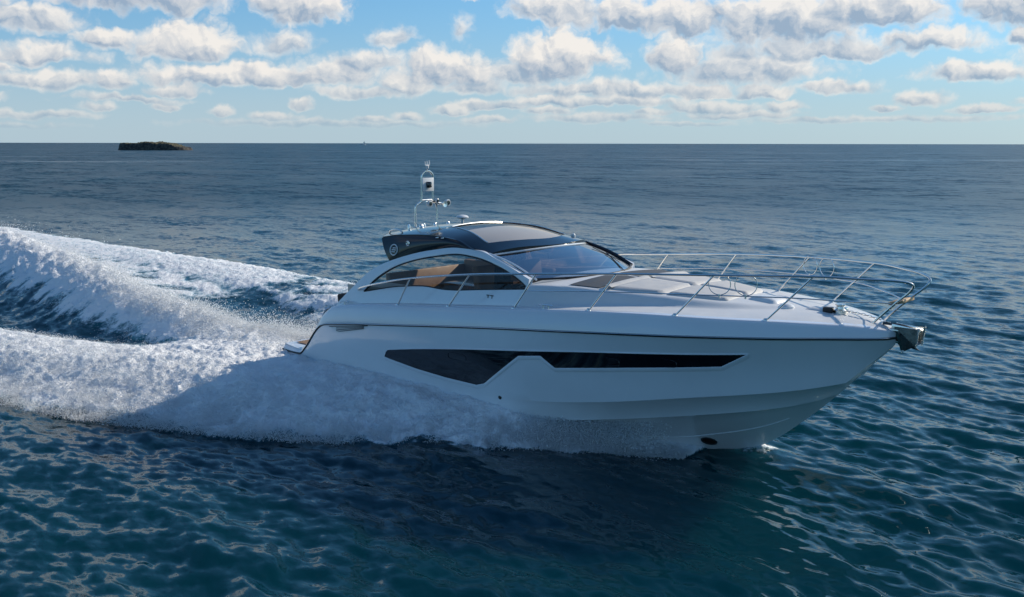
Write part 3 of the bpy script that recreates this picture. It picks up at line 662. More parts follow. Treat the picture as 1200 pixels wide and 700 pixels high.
for side in (-1, 1):
    g = MB(); strip(g, np.linspace(2.56, 6.33, 50), lambda x: float(wbot(x)), lambda x: float(wtop(x)), -.022, side); w_ = g.build('side_window', M['tint'], yacht)
    f = MB(); P = [(x, side * (ycab(float(wtop(x))) - .012), float(wtop(x)) - .006) for x in np.linspace(2.56, 6.33, 40)]; Q = [(x, side * (ycab(float(wbot(x))) - .012), float(wbot(x)) + .006) for x in np.linspace(6.33, 2.56, 40)]
    f.tube(P + Q + [P[0]], .014, 6, cap=False); f.build('window_seal', M['rubber'], w_)
    for xm in ():
        MB().tube([(xm, side * (ycab(float(wbot(xm))) - .035), float(wbot(xm))), (xm + .12, side * (ycab(float(wtop(xm))) - .035), float(wtop(xm)))], .018, 6).build('mullion', M['rubber'], w_)

# hull windows: dark glass let into the topsides
hwt = pchip([3.51, 3.6, 3.75, 5, 6.38, 8, 9.96], [.90, 1.02, 1.05, 1.24, 1.41, 1.585, 1.735])
def hwb(x): return float(np.interp(x, [3.51, 3.62, 4.3, 5.0, 5.68, 5.86, 6.60, 7.0, 7.24, 8.4, 9.62, 9.96], [.88, .86, .785, .745, .735, .79, 1.345, 1.40, 1.245, 1.39, 1.52, 1.73]))
for side in (-1, 1):
    xs = sorted(set(list(np.linspace(3.51, 9.96, 120)) + [5.68, 5.86, 6.60, 7.0, 7.24, 9.62]))
    g = MB(); G = [[(x, side * (yh(x, z) + .006), z) for z in np.linspace(hwb(x), max(float(hwt(x)), hwb(x) + .004), 8)] for x in xs]; g.grid(G, flip=(side > 0))
    hw_ = g.build('hull_window', M['darkglass'], yacht, sharp=30)
    f = MB(); P = [(x, side * (yh(x, hwb(x)) + .006), hwb(x)) for x in xs]; T = [(x, side * (yh(x, float(hwt(x))) + .006), float(hwt(x))) for x in reversed(xs)]
    f.tube(P, .010, 6); f.tube(T, .008, 6); f.build('window_rim', M['gel'], hw_)
    # bevelled recess under the glass
    f = MB(); G = [[(x, side * (yh(x, hwb(x) - d_) + o_), hwb(x) - d_) for d_, o_ in ((0.0, .014), (.03, .016), (.055, .002))] for x in xs]; f.grid(G, flip=(side < 0)); f.build('window_lip', M['gel'], hw_)
    # portholes inside the dark panel
    for px_ in (5.3, 8.1, 8.9):
        c = (px_, side * (yh(px_, float(hwt(px_)) - .13) + .010), float(hwt(px_)) - .13)
        P = [(c[0] + .20 * math.copysign(abs(math.cos(a)) ** .5, math.cos(a)), side * (yh(c[0], c[2] + .06 * math.sin(a)) + .010), c[2] + .055 * math.copysign(abs(math.sin(a)) ** .6, math.sin(a))) for a in np.linspace(0, 2 * math.pi, 25)]
        MB().tube(P, .005, 5, cap=False).build('porthole_frame', M['darkglass'], hw_)
    # engine-room vent near the stern
    g = MB(); tv = lambda x: float(np.interp(x, [1.98, 3.1], [1.22, 1.375])); bv = lambda x: float(np.interp(x, [1.98, 2.25, 3.02, 3.1], [1.215, 1.13, 1.30, 1.37]))
    G = [[(x, side * (yh(x, z) + .004), z) for z in np.linspace(bv(x), tv(x), 3)] for x in np.linspace(1.98, 3.1, 14)]; g.grid(G, flip=(side > 0)); va = g.build('air_vent', M['geldeck'], yacht)
    g = MB()
    for q in (.25, .5, .75): g.tube([(x, side * (yh(x, bv(x) + (tv(x) - bv(x)) * q) + .010), bv(x) + (tv(x) - bv(x)) * q) for x in np.linspace(2.2, 3.0, 8)], .006, 5)
    g.tube([(x, side * (yh(x, tv(x)) + .006), tv(x)) for x in np.linspace(1.98, 3.1, 10)], .008, 5)
    g.build('louvre', M['galv'], va)
    # small through-hull outlets
    for (ox, oz) in ((6.15, .62),):
        MB().lathe([(.0, 0), (.03, 0), (.035, side * .006), (.02, side * .012), (.0, side * .012)], (ox, side * (yh(ox, oz) - .002), oz), 12, 'Y').build('outlet', M['rubber'], yacht)
# bow thruster tunnel in the forefoot
tt = MB()
for side in (-1, 1):
    x0, z0 = 9.02, .18; P = []
    for a in np.linspace(0, 2 * math.pi, 25): xx, zz = x0 + .085 * math.cos(a), z0 + .07 * math.sin(a); P.append((xx, side * (yh(xx, zz) + .004), zz))
    MB().tube(P, .014, 6, cap=False).build('thruster_ring', M['galv'], yacht)
    g = MB(); C0 = (x0, side * (yh(x0, z0) + .003), z0); g.add([C0] + P[:-1], [(0, i + 1, (i + 1) % 24 + 1) if side > 0 else (0, (i + 1) % 24 + 1, i + 1) for i in range(24)]); g.build('thruster_tunnel', M['rubber'], yacht)
# spray rail on the bottom forward
for side in (-1, 1):
    sr = MB(); P = []
    for x in np.linspace(5.0, 10.15, 40):
        R_, N, C, K = section(x); t = float(np.interp(x, [5, 8, 10.15], [.30, .34, .55])); P.append((x, side * (C[0] + (K[0] - C[0]) * t - .02), C[1] + (K[1] - C[1]) * t))
    sr.tube(P, .012, 6); sr.build('spray_rail', M['gel'], yacht)

# stern: bathing platform, transom, aft seat
pf = MB(); G = []
for x in np.linspace(.2, 1.9, 12):
    e = float(hb_f(x)) - .05; G.append([(x, y, .625 + .0 * x) for y in np.linspace(-e, e, 9)])
pf.grid(G, flip=False); pf.add([(.2, -1.62, .625), (.2, 1.62, .625), (.2, 1.62, .45), (.2, -1.62, .45)], [(0, 1, 2, 3)])
plat = pf.build('bathing_platform', M['gel'], yacht)
G = [[(x, y, .640) for y in np.linspace(-1.45, 1.45, 5)] for x in np.linspace(.32, 1.35, 5)]; MB().grid(G, flip=False).build('teak_inlay', M['teak'], plat)
tr_ = MB(); G = []
for (x, z) in ((1.42, .63), (1.45, 1.2), (1.62, 1.46), (1.95, 1.56)): G.append([(x, y, z) for y in np.linspace(-1.72, 1.72, 9)])
tr_.grid(G, flip=False).build('transom', M['gel'], yacht)
sb = MB()
sb.box((1.56, 0, 1.55), (.42, 2.45, .30), Matrix.Rotation(R(-8), 3, 'Y'), .06)
sb.build('aft_seat_back', M['canvas'], yacht)
MB().tube(spline([(1.98, -1.35, 1.62), (2.02, -1.36, 1.78), (2.14, -1.36, 1.84), (2.2, -1.3, 1.86)], 5), .016, 8).build('grab_rail', M['steel'], yacht)
for side in (-1, 1): cl = MB(); cl.tube([(2.05, side * 1.70, 1.64), (2.09, side * 1.70, 1.67), (2.27, side * 1.71, 1.69), (2.31, side * 1.71, 1.67)], .014, 6).tube([(2.18, side * 1.7, 1.61), (2.18, side * 1.7, 1.68)], .012, 6).build('stern_cleat', M['steel'], yacht)
# ensign light cluster beside the platform step
MB().tube([(1.25, 1.5, .64), (1.25, 1.5, 1.25), (1.1, 1.5, 1.32), (1.0, 1.5, 1.1), (1.0, 1.5, .64)], .016, 8).build('boarding_rail', M['steel'], yacht)

# hardtop: one grid whose rows and columns follow the sunroof opening
zc_f = pchip([2.35, 2.8, 3.4, 4.2, 4.9, 5.4, 5.82], [2.90, 2.99, 3.06, 3.10, 3.06, 2.97, 2.845])
ze_f = pchip([2.35, 2.75, 3.23, 4.0, 4.5, 5.09, 5.40], [2.80, 2.86, 2.925, 2.965, 2.94, 2.80, 2.755])
HW = 1.27
def roof_z(x, y):
    t = min(1, abs(y) / HW); xe = 2.75 + (x - 2.35) * (5.40 - 2.75) / (5.82 - 2.35) if True else x
    return float(zc_f(x)) * (1 - t ** 2.2) + float(ze_f(min(x, 5.40))) * t ** 2.2
def xrear(y): return 2.35 + .42 * (abs(y) / HW) ** 2
def xfront(y): return 5.82 - .42 * (abs(y) / HW) ** 2
def gfront(y): return 5.56 - .46 * (abs(y) / 1.02) ** 2
def roof_pt(s, v, lift=0.0):
    # v in -4..4 columns, glass edge at |v| = 3; s in 0..3, glass from s = 1 to 2
    av = abs(v); sg = 1 if v > 0 else -1
    def yv(x):
        wg = float(np.interp(x, [2.3, 3.9, 5.07, 5.6], [.60, .66, 1.02, 1.04])); return sg * (wg * av / 3 if av <= 3 else wg + (HW - wg) * (av - 3))
    x = 3.0
    for _ in range(6):
        y = yv(x)
        if s <= 1: x = xrear(y) + (3.90 - xrear(y)) * s
        elif s <= 2: x = 3.90 + (gfront(min(abs(y), 1.02)) - 3.90) * (s - 1)
        else: x = gfront(min(abs(y), 1.02)) + (xfront(y) - gfront(min(abs(y), 1.02))) * (s - 2)
    y = yv(x); return (x, y, roof_z(x, y) + lift)
vs = [-4, -3.85, -3.6, -3.3, -3, -2.5, -2, -1.3, -.65, 0, .65, 1.3, 2, 2.5, 3, 3.3, 3.6, 3.85, 4]; vc = [v for v in vs if abs(v) <= 3]
ss_ = lambda a, b, n: list(np.linspace(a, b, n))
top = MB()
def slab(mb, S_, V_, th=.05, l=0.0):
    T = [[roof_pt(s, v, l) for v in V_] for s in S_]; B = [[roof_pt(s, v, l - th) for v in V_] for s in S_]
    mb.grid(T, flip=True); mb.grid(B, flip=False)
    mb.grid([T[0], B[0]], flip=True); mb.grid([B[-1], T[-1]], flip=True)
    mb.grid([[r_[0] for r_ in T], [r_[0] for r_ in B]], flip=False); mb.grid([[r_[-1] for r_ in T], [r_[-1] for r_ in B]], flip=True)
slab(top, ss_(0, 1, 12), vs, l=0); slab(top, ss_(1, 2, 14), [v for v in vs if v <= -3]); slab(top, ss_(1, 2, 14), [v for v in vs if v >= 3]); slab(top, ss_(2, 3, 4), vs)
hardtop = top.build('hardtop', M['black'], yacht, sharp=40)
sr_ = MB(); sr_.grid([[roof_pt(s, v, -.012) for v in vc] for s in ss_(1, 2, 14)], flip=True); sun_ = sr_.build('sunroof', M['roofglass'], yacht)
tk = MB()
for v in (-3, 3): tk.tube([roof_pt(s, v, .004) for s in ss_(1, 2, 14)], .010, 6)
tk.tube([roof_pt(1, v, .006) for v in vc], .012, 6); tk.build('sunroof_track', M['steel'], sun_)
bl = MB(); bl.grid([[roof_pt(s, v * .97, -.045) for v in vc] for s in ss_(1.25, 1.99, 10)], flip=True); bl.build('sunblind', M['blind'], sun_)
ce = MB(); ce.grid([[roof_pt(s, v * .97, -.062) for v in vs] for s in ss_(.05, .98, 8)], flip=False); ce.build('ceiling_lining', M['cream'], yacht)
ug = pchip([2.75, 3.23, 4.26, 4.6, 5.09, 5.40], [2.84, 2.915, 2.955, 2.93, 2.79, 2.745])
for side in (-1, 1):
    g = MB(); G = []
    for s in np.linspace(0, 1, 40):
        xu = 2.75 + s * (5.38 - 2.75); xl = 3.09 + s * (5.42 - 3.09); U = np.array((xu, side * (HW + .012), float(ug(xu)))); D = np.array((xl, side * (ycab(float(arch(xl))) - .018), float(arch(xl)) - .012))
        row = []
        for t in np.linspace(0, 1, 7): p = U * (1 - t) + D * t; p[1] += side * .035 * math.sin(math.pi * t); row.append(tuple(p))
        row += [(p[0], p[1] - side * .05, p[2]) for p in row[::-1]]; G.append(row)
    g.grid(G, flip=(side > 0), wrap=True, cap=True); sp_ = g.build('hardtop_side', M['black'], yacht, sharp=45)
    def onp(xu, t, off=.0):
        s = (xu - 2.75) / (5.38 - 2.75); xl = 3.09 + s * (5.42 - 3.09); U = np.array((xu, HW + .012, float(ug(xu)))); D = np.array((xl, ycab(float(arch(xl))) - .018, float(arch(xl)) - .012))
        p = U * (1 - t) + D * t; return (p[0], side * (p[1] + .035 * math.sin(math.pi * t) + off), p[2])
    cx, cy, cz = onp(2.99, .60, .006)
    tilt = -side * .17
    em = MB(); em.tube([(cx + .092 * math.cos(a), cy + side * -.17 * .092 * math.sin(a), cz + .092 * math.sin(a)) for a in np.linspace(0, 2 * math.pi, 33)], .011, 6, cap=False)
    for q, (l_, sh) in enumerate(((.042, .012), (.052, 0), (.042, -.012))):
        zz = cz + (.034 - .034 * q); em.tube([(cx - l_ + sh, cy - side * .17 * (zz - cz), zz), (cx + l_ + sh, cy - side * .17 * (zz - cz), zz)], .0095, 6)
    em.build('round_emblem', M['whiteplastic'], sp_)
    cx, cy, cz = onp(3.40, .42, .004)
    MB().tube([(cx + .040 * math.cos(a), cy, cz + .040 * math.sin(a)) for a in np.linspace(0, 2 * math.pi, 25)], .009, 6, cap=False).lathe([(0, 0), (.034, 0), (.034, side * .004), (0, side * .006)], (cx, cy - side * .004, cz), 16, 'Y').build('side_lamp', M['steel'], sp_)
    for xt in (4.15, 4.28): MB().tube([onp(xt, .10, .012), onp(xt + .07, .06, .03)], .010, 6).build('roof_hook', M['steel'], sp_)
# grab rails on the roof corners
for side in (-1, 1):
    P = spline([(2.62, side * .98, roof_z(2.62, .98) + .005), (2.68, side * 1.0, roof_z(2.68, 1.0) + .05), (2.95, side * 1.08, roof_z(2.95, 1.08) + .06), (3.12, side * 1.12, roof_z(3.12, 1.12) + .01)], 6); MB().tube(P, .014, 8).build('roof_grab_rail', M['steel'], hardtop)

# windscreen
def ws(v, t):
    a = np.array((5.83 - .43 * v * v, 1.255 * v, 2.815 - .085 * v * v)); b = np.array((6.86 - .50 * v * v, 1.27 * v, 2.425 - .01 * v * v)); p = a * (1 - t) + b * t
    p[2] += .035 * math.sin(math.pi * t); p[0] += .02 * math.sin(math.pi * t); return tuple(p)
vv = np.linspace(-1, 1, 25)
g = MB().grid([[ws(v, t) for v in vv] for t in np.linspace(0, 1, 9)], flip=True); wsc = g.build('windscreen', M['screen'], yacht)
MB().tube([ws(v, 0) for v in vv], .016, 8).build('top_trim', M['gel'], wsc)
g = MB(); g.tube([(p[0], p[1], p[2] + .008) for p in [ws(v, 1) for v in vv]], .018, 8); g.build('base_seal', M['rubber'], wsc)
for side in (-1, 1):
    P = [np.array(ws(side, t)) + np.array((0, side * .02, .012)) for t in np.linspace(-.03, 1.02, 9)]
    MB().tube(P, .030 if side > 0 else .018, 8).build('pillar', M['black'] if side > 0 else M['gel'], wsc)
for side, v0 in ((1, .34),):
    wp = MB(); b0 = np.array(ws(v0, 1.03)); a0 = np.array(ws(v0 + .30, .50)); wp.tube([b0 + (0, 0, .02), a0 + (0, 0, .03)], .009, 6); c0 = np.array(ws(v0 + .22, .25)); c1 = np.array(ws(v0 + .36, .80)); wp.tube([c0 + (0, 0, .02), c1 + (0, 0, .02)], .007, 6); wp.build('wiper', M['rubber'], wsc)

# interior
M['amber'] = mat('painted_amber_reflection', (0.36, 0.19, 0.09), 0.6)
t_ = NT(M['amber'].node_tree); g_ = t_.new('ShaderNodeNewGeometry'); t_.put(t_.n['Principled BSDF'].inputs['Base Color'], t_.mix(t_.sstep(t_.noise(g_.outputs['Position'], 9.0, 6, 0.7, dist=1.2), .38, .62), (0.07, 0.045, 0.03), (0.36, 0.22, 0.13)))  # amber and dark mottle paints the reflection of sunlit wood into the colour
g = MB(); g.grid([[(x, 1.34, z) for z in np.linspace(1.5, float(arch(x)) - .14, 5)] for x in np.linspace(2.05, 3.9, 14)], flip=True); g.build('reflection_panel', M['amber'], yacht)  # added panel inside the port arch, carries the painted amber reflection
g = MB(); g.grid([[(x, y, 1.30) for y in np.linspace(-1.42, 1.42, 9)] for x in np.linspace(1.5, 6.4, 12)], flip=False); g.build('cockpit_sole', M['teak'], yacht)
g = MB()
for side in (-1, 1): g.grid([[(x, side * 1.44, z) for z in (1.3, 1.6, 1.95)] for x in np.linspace(1.96, 6.3, 10)], flip=(side < 0))
g.grid([[(6.38, y, z) for y in np.linspace(-1.42, 1.42, 5)] for z in (1.3, 2.2)]); g.build('cockpit_lining', M['cream'], yacht)
g = MB(); g.grid([[(x, y, 2.20 + .11 * float(ss(x, 5.75, 5.95)) + .02 * (x - 5.6) + (.08 * math.exp(-((y + .57) / .35) ** 2) * float(ss(x, 6.6, 5.9)))) for y in np.linspace(-1.30, 1.30, 27)] for x in np.linspace(5.75, 6.34, 8)], flip=False)
g.box((5.86, -.2, 1.80), (.25, 2.2, .80), bev=.04); g.build('dashboard', M['dash'], yacht)
g = MB(); g.box((5.725, -.57, 2.12), (.05, .72, .22), Matrix.Rotation(R(-20), 3, 'Y'), .02); g.build('instrument_panel', M['darkglass'], yacht)
sw = MB(); cx, cy, cz = 5.60, -.57, 2.15; Rr = Matrix.Rotation(R(-62), 3, 'Y')
P = [Vector((cx, cy, cz)) + Rr @ Vector((.19 * math.cos(a), .19 * math.sin(a), 0)) for a in np.linspace(0, 2 * math.pi, 33)]; sw.tube(P, .014, 8, cap=False)
for a in (0, 2.1, 4.2): sw.tube([Vector((cx, cy, cz)), Vector((cx, cy, cz)) + Rr @ Vector((.19 * math.cos(a), .19 * math.sin(a), 0))], .010, 6)
sw.tube([(cx, cy, cz), (5.76, cy, cz - .08)], .025, 8); sw.build('steering_wheel', M['rubber'], yacht)
for sy, nm in ((-.58, 'helm_seat'), (.60, 'passenger_seat')):
    g = MB(); g.box((4.92, sy, 1.86), (.52, .56, .14), bev=.05).box((4.65, sy, 2.15), (.14, .54, .58), Matrix.Rotation(R(-8), 3, 'Y'), .05); s0 = g.build(nm, M['tan'], yacht)
    MB().box((4.90, sy, 1.54), (.34, .42, .48), bev=.03).build('seat_base', M['wood'], s0)
g = MB(); g.box((3.5, 1.08, 1.66), (2.3, .58, .16), bev=.05).box((3.5, 1.28, 1.96), (2.3, .16, .50), bev=.05).box((2.3, .3, 1.55), (.5, 1.7, .16), bev=.05).box((2.36, .25, 1.86), (.14, 2.1, .52), Matrix.Rotation(R(-10), 3, 'Y'), .05); s0 = g.build('cockpit_sofa', M['tan'], yacht)
MB().box((3.3, 1.1, 1.42), (1.85, .5, .23)).box((2.32, .3, 1.38), (.46, 1.66, .16)).build('sofa_base', M['wood'], s0)
g = MB(); g.grid([[(x, 1.43 - .02 * (z > 2), z) for z in np.linspace(1.62, float(wbot(max(x, 2.56))) + .10, 4)] for x in np.linspace(2.4, 6.1, 20)], flip=True); g.build('side_panelling', M['tan'], yacht)
g = MB(); g.box((3.2, -1.12, 1.62), (1.4, .5, .62), bev=.03); s0 = g.build('wet_bar', M['wood'], yacht)
MB().box((3.2, -1.12, 1.945), (1.46, .54, .03), bev=.01).build('worktop', M['cream'], s0)
g = MB(); g.box((3.35, .35, 1.90), (.8, .6, .035), bev=.015); s0 = g.build('cockpit_table', M['wood'], yacht); MB().tube([(3.35, .35, 1.3), (3.35, .35, 1.9)], .04, 10).build('table_leg', M['steel'], s0)

# radar mast on the roof
mast_z = roof_z(2.58, .28)
g = MB()
P = []
Zt = mast_z
left = [(2.56, -.28, Zt - .01), (2.56, -.28, Zt + .33), (2.57, -.25, Zt + .43), (2.58, -.17, Zt + .485), (2.59, -.145, Zt + .52), (2.60, -.145, Zt + .93), (2.60, -.12, Zt + 1.00), (2.60, -.06, Zt + 1.045), (2.60, 0, Zt + 1.055)]
loop = left + [(p[0], -p[1], p[2]) for p in left[-2::-1]]
g.tube(spline(loop, 5), .0185, 8); g.tube([(2.59, -.145, Zt + .515), (2.59, .145, Zt + .515)], .014, 8)
mast = g.build('signal_mast', M['steel'], yacht)
MB().box((2.60, 0, Zt + .80), (.05, .30, .25), bev=.01).build('lamp_plate', M['whiteplastic'], mast)
MB().lathe([(.0, .0), (.045, 0), (.055, .02), (.055, .09), (.045, .11), (0, .11)], (2.645, -.0, Zt + .745), 16).build('steaming_light', M['darkglass'], mast)
g = MB().tube([(2.60, 0, Zt + 1.05), (2.60, 0, Zt + 1.24)], .010, 6).tube([(2.60, -.055, Zt + 1.16), (2.60, .055, Zt + 1.16)], .010, 6).tube([(2.60, -.055, Zt + 1.16), (2.60, -.055, Zt + 1.23)], .012, 6).tube([(2.60, .055, Zt + 1.16), (2.60, .055, Zt + 1.25)], .012, 6).lathe([(0, 0), (.03, 0), (.035, .05), (0, .06)], (2.60, 0, Zt + 1.10), 10)
g.build('anchor_light', M['whiteplastic'], mast)
g = MB().tube([(2.58, -.02, Zt + .48), (2.58, .52, Zt + .42)], .014, 8); arm = g.build('lamp_arm', M['steel'], mast)
def floodlight(y, z, rd):
    g = MB().lathe([(0, -.07), (rd * .55, -.065), (rd * .9, -.03), (rd, 0.0), (rd, .03), (rd * .8, .035), (0, .03)], (2.62, y, z), 16, 'X'); o = g.build('floodlight', M['whiteplastic'], mast)
    MB().lathe([(0, 0), (rd * .72, 0), (rd * .72, .012), (0, .016)], (2.65, y, z), 16, 'X').build('lens', M['darkglass'], o); return o
floodlight(.03, Zt + .44, .055); floodlight(.50, Zt + .44, .062); floodlight(.22, Zt + .49, .040)
MB().lathe([(0, -.10), (.02, -.10), (.018, 0), (.055, .10), (.06, .11), (.0, .10)], (2.66, .30, Zt + .43), 12, 'X').build('horn', M['steel'], mast)
for side in (-1, 1): MB().lathe([(0, 0), (.055, 0), (.055, .012), (.025, .03), (0, .03)], (2.56, side * .28, Zt - .005), 14).build('mast_foot', M['steel'], mast)
# small fittings on the roof round the mast foot
for (fx, fy, r_, hh) in ((2.55, -.05, .035, .07), (2.72, .42, .04, .07), (2.95, -.50, .045, .06), (2.75, -.62, .03, .09), (3.0, -.2, .03, .05)):
    MB().lathe([(0, 0), (r_, 0), (r_ * .9, hh * .6), (r_ * .5, hh), (0, hh)], (fx, fy, roof_z(fx, fy) - .004), 12).build('roof_fitting', M['steel'], hardtop)
g = MB().lathe([(0, 0), (.03, 0), (.022, .10), (0, .10)], (3.30, .22, roof_z(3.3, .22) - .01), 10).lathe([(0, .085), (.07, .09), (.115, .105), (.118, .12), (.09, .145), (.04, .158), (0, .16)], (3.30, .22, roof_z(3.3, .22) - .01), 20)
g.build('satellite_antenna', M['whiteplastic'], hardtop)
MB().lathe([(0, 0), (.035, 0), (.035, .04), (.02, .06), (0, .06)], (5.42, .86, roof_z(5.42, .86)), 12).build('navigation_light', M['whiteplastic'], hardtop)

# rails
for side in (-1, 1):
    top_pts = [(2.40, 1.56, 1.90), (2.62, 1.68, 1.97), (3.2, 1.80, 2.11), (4.1, 1.85, 2.29), (5.5, 1.87, 2.48), (6.8, 1.80, 2.60), (8.18, 1.70, 2.71), (9.57, 1.44, 2.79), (10.75, 1.0, 2.835), (11.3, .70, 2.82), (11.62, .44, 2.80), (11.76, .32, 2.755), (11.72, .27, 2.66), (11.55, .24, 2.50), (11.38, .22, 2.33), (11.24, .20, 2.18)]
    T = [(p[0], side * p[1], p[2]) for p in spline(top_pts, 8)]
    rail = MB().tube(T, .0165, 9).build('guard_rail', M['steel'], yacht)
    Ta = np.array([(p[0], abs(p[1]), p[2]) for p in T])[:90]
    def rail_at(x): return (x, side * float(np.interp(x, Ta[:, 0], Ta[:, 1])), float(np.interp(x, Ta[:, 0], Ta[:, 2])))
    bases = [3.72, 4.95, 6.36, 7.74, 9.03, 10.13]; tops = [4.1, 5.5, 6.8, 8.18, 9.57, 10.75]; mids = []
    for b_, t_ in zip(bases, tops):
        B = (b_, side * (float(hb_f(b_)) - kin(b_) - .03), float(kn_z(b_)) - .01); Tt = rail_at(t_)
        g = MB().tube([B, Tt], .0135, 8).lathe([(0, 0), (.035, 0), (.035, .008), (.02, .03), (0, .03)], (B[0], B[1], B[2] + .008), 12); g.build('stanchion', M['steel'], rail)
        mids.append(tuple(B[i] * .47 + Tt[i] * .53 for i in range(3)))
    mp = mids[2:] + [(11.05, side * .62, 2.50), (11.40, side * .28, 2.48), (11.50, side * .235, 2.46)]
    MP = spline(mp, 8); MB().tube(MP, .0085, 7).build('mid_rail', M['steel'], rail)
    MA = np.array([(p[0], p[1], p[2]) for p in MP])
    for xr in (9.62, 9.94):
        yy = float(np.interp(xr, MA[:, 0], MA[:, 1])); zz = float(np.interp(xr, MA[:, 0], MA[:, 2])); tx, ty = .93, side * -.36
        P = [(xr + .145 * math.cos(a) * tx, yy + .145 * math.cos(a) * ty, zz + .155 + .145 * math.sin(a)) for a in np.linspace(R(-250), R(70), 26)]
        g = MB().tube(P, .0065, 6).tube([(xr, yy, zz - .035), (xr, yy, zz + .02)], .014, 6); g.build('fender_ring', M['steel'], rail)
g = MB(); g.box((11.52, 0, 2.485), (.20, .42, .045), Matrix.Rotation(R(-14), 3, 'Y'), .02); g.build('pulpit_seat', M['buff'], yacht)

# foredeck fittings
pd = MB(); G = []
for sgn in (-1, 1):
    for (x0, x1) in ((7.62, 8.42), (8.45, 9.30)):
        G = []; nx, ny = 14, 14
        for i in range(nx + 1):
            x = x0 + (x1 - x0) * i / nx; row = []
            for j in range(ny + 1):
                e = float(cw_f(x)) - .10; y0 = .012; v_ = j / ny; y = y0 + (e - y0) * v_
                ed = min(i / nx * (x1 - x0), (1 - i / nx) * (x1 - x0), v_ * (e - y0), (1 - v_) * (e - y0)); hh = .045 * float(ss(ed, -.02, .06)) ** .6
                row.append((x, sgn * y, deck_z(x, y) - .004 + hh * (1 if ed > 1e-6 else 0)))
            G.append(row)
        pd.grid(G, flip=(sgn < 0))
pd.build('sun_pad', M['pad'], yacht, sharp=60)
g = MB()
for sgn in (-1, 1):
    G = []
    for x in np.linspace(7.48, 7.66, 5): G.append([(x, sgn * y, deck_z(x, y) + .01 + .05 * math.sin(math.pi * (x - 7.46) / .24)) for y in np.linspace(.03, 1.08, 10)])
    g.grid(G, flip=(sgn < 0))
g.build('headrest', M['pad'], yacht)
for sgn in (-1, 1):
    g = MB(); G = []
    for i, x in enumerate(np.linspace(6.98, 7.46, 7)): G.append([(x, sgn * y, deck_z(x, y) + .012) for y in np.linspace(.06, float(cw_f(x)) - .12, 10)])
    g.grid(G, flip=(sgn < 0)); g.build('grip_mat', M['greypad'], yacht)
def hatch(name, x0, x1, y0, y1, m, lift):
    g = MB(); n = 8; G = []
    for i in range(n + 1):
        x = x0 + (x1 - x0) * i / n; row = []
        for j in range(n + 1):
            y = y0 + (y1 - y0) * j / n; ed = min(i, n - i, j, n - j); row.append((x, y, deck_z(x, y) - .01 + (lift + .012 if ed > 1 else (lift if ed == 1 else 0))))
        G.append(row)
    g.grid(G, flip=False); return g.build(name, m, yacht, sharp=50)
hatch('deck_hatch', 9.42, 9.86, -.22, .22, M['whiteplastic'], .05)
h2_ = hatch('anchor_locker_lid', 10.25, 10.62, -.17, .17, M['geldeck'], .025)
g = MB(); z0 = deck_z(10.05, -.28); g.lathe([(0, 0), (.11, 0), (.105, .025), (.07, .05), (.03, .06), (0, .06)], (10.02, -.20, z0 - .005), 18); g.build('deck_vent', M['whiteplastic'], yacht)
z0 = deck_z(10.72, 0)
g = MB().lathe([(0, 0), (.085, 0), (.085, .05), (.055, .07), (.05, .10), (.07, .12), (.07, .135), (0, .14)], (10.72, -.03, z0 - .005), 16).box((10.70, .07, z0 + .035), (.16, .10, .08), bev=.02); wl = g.build('anchor_windlass', M['steel'], yacht)
MB().box((10.58, -.10, z0 + .04), (.13, .10, .08), bev=.02).build('windlass_motor', M['rubber'], wl)
g = MB()
for k in range(16):
    x = 10.78 + .042 * k; zz = deck_z(min(x, 11.4), 0) + .045; P = [(x + .028 * math.cos(a), (.013 * math.sin(a) if k % 2 else 0), zz + (0 if k % 2 else .013 * math.sin(a))) for a in np.linspace(0, 2 * math.pi, 11)]
    g.tube(P, .006, 5, cap=False)
g.build('anchor_chain', M['steel'], yacht)
for side in (-1, 1):
    for cx in (6.95,):
        y = side * (float(hb_f(cx)) - kin(cx) - .08); zz = float(kn_z(cx)); g = MB().tube([(cx - .13, y, zz + .045), (cx - .09, y, zz + .055), (cx + .09, y, zz + .055), (cx + .13, y, zz + .045)], .013, 7).tube([(cx - .05, y, zz - .01), (cx - .05, y, zz + .055)], .014, 6).tube([(cx + .05, y, zz - .01), (cx + .05, y, zz + .055)], .014, 6); g.build('mooring_cleat', M['steel'], yacht)
# bow roller and plough anchor
g = MB(); g.box((11.55, 0, 2.10), (.42, .17, .02), bev=.004)
for side in (-1, 1): g.box((11.62, side * .075, 2.12), (.36, .012, .09), Matrix.Rotation(R(6), 3, 'Y'), .004)
g.lathe([(.0, -.06), (.035, -.06), (.022, 0), (.035, .06), (0, .06)], (11.74, 0, 2.10), 12, 'Y'); br_ = g.build('bow_roller', M['steel'], yacht)
an = MB(); an.tube([(11.30, 0, 2.165), (11.52, 0, 2.165), (11.66, 0, 2.13), (11.72, 0, 2.02)], [.018, .02, .02, .018], 8)
anc = an.build('anchor', M['galv'], yacht)
for side in (-1, 1):
    fl = MB(); V = [(11.56, 0, 1.80), (11.72, 0, 1.90), (11.77, side * .11, 1.93), (11.80, side * .12, 2.15), (11.48, side * .09, 2.15)]; V2 = [(v[0], v[1] - side * .012, v[2] + .004) for v in V]
    fl.add(V + V2, [(0, 1, 2, 4) if side > 0 else (4, 2, 1, 0), (4, 2, 3) if side > 0 else (3, 2, 4), (9, 7, 6, 5) if side > 0 else (5, 6, 7, 9), (8, 7, 9) if side > 0 else (9, 7, 8), (2, 7, 8, 3), (3, 8, 9, 4), (4, 9, 5, 0), (0, 5, 6, 1), (1, 6, 7, 2)])
    fl.build('fluke', M['fluke'], anc, sharp=10)
    MB().tube([(11.78, side * .112, 1.91), (11.81, side * .122, 2.17)], .010, 6).build('fluke_edge', M['steel'], anc)
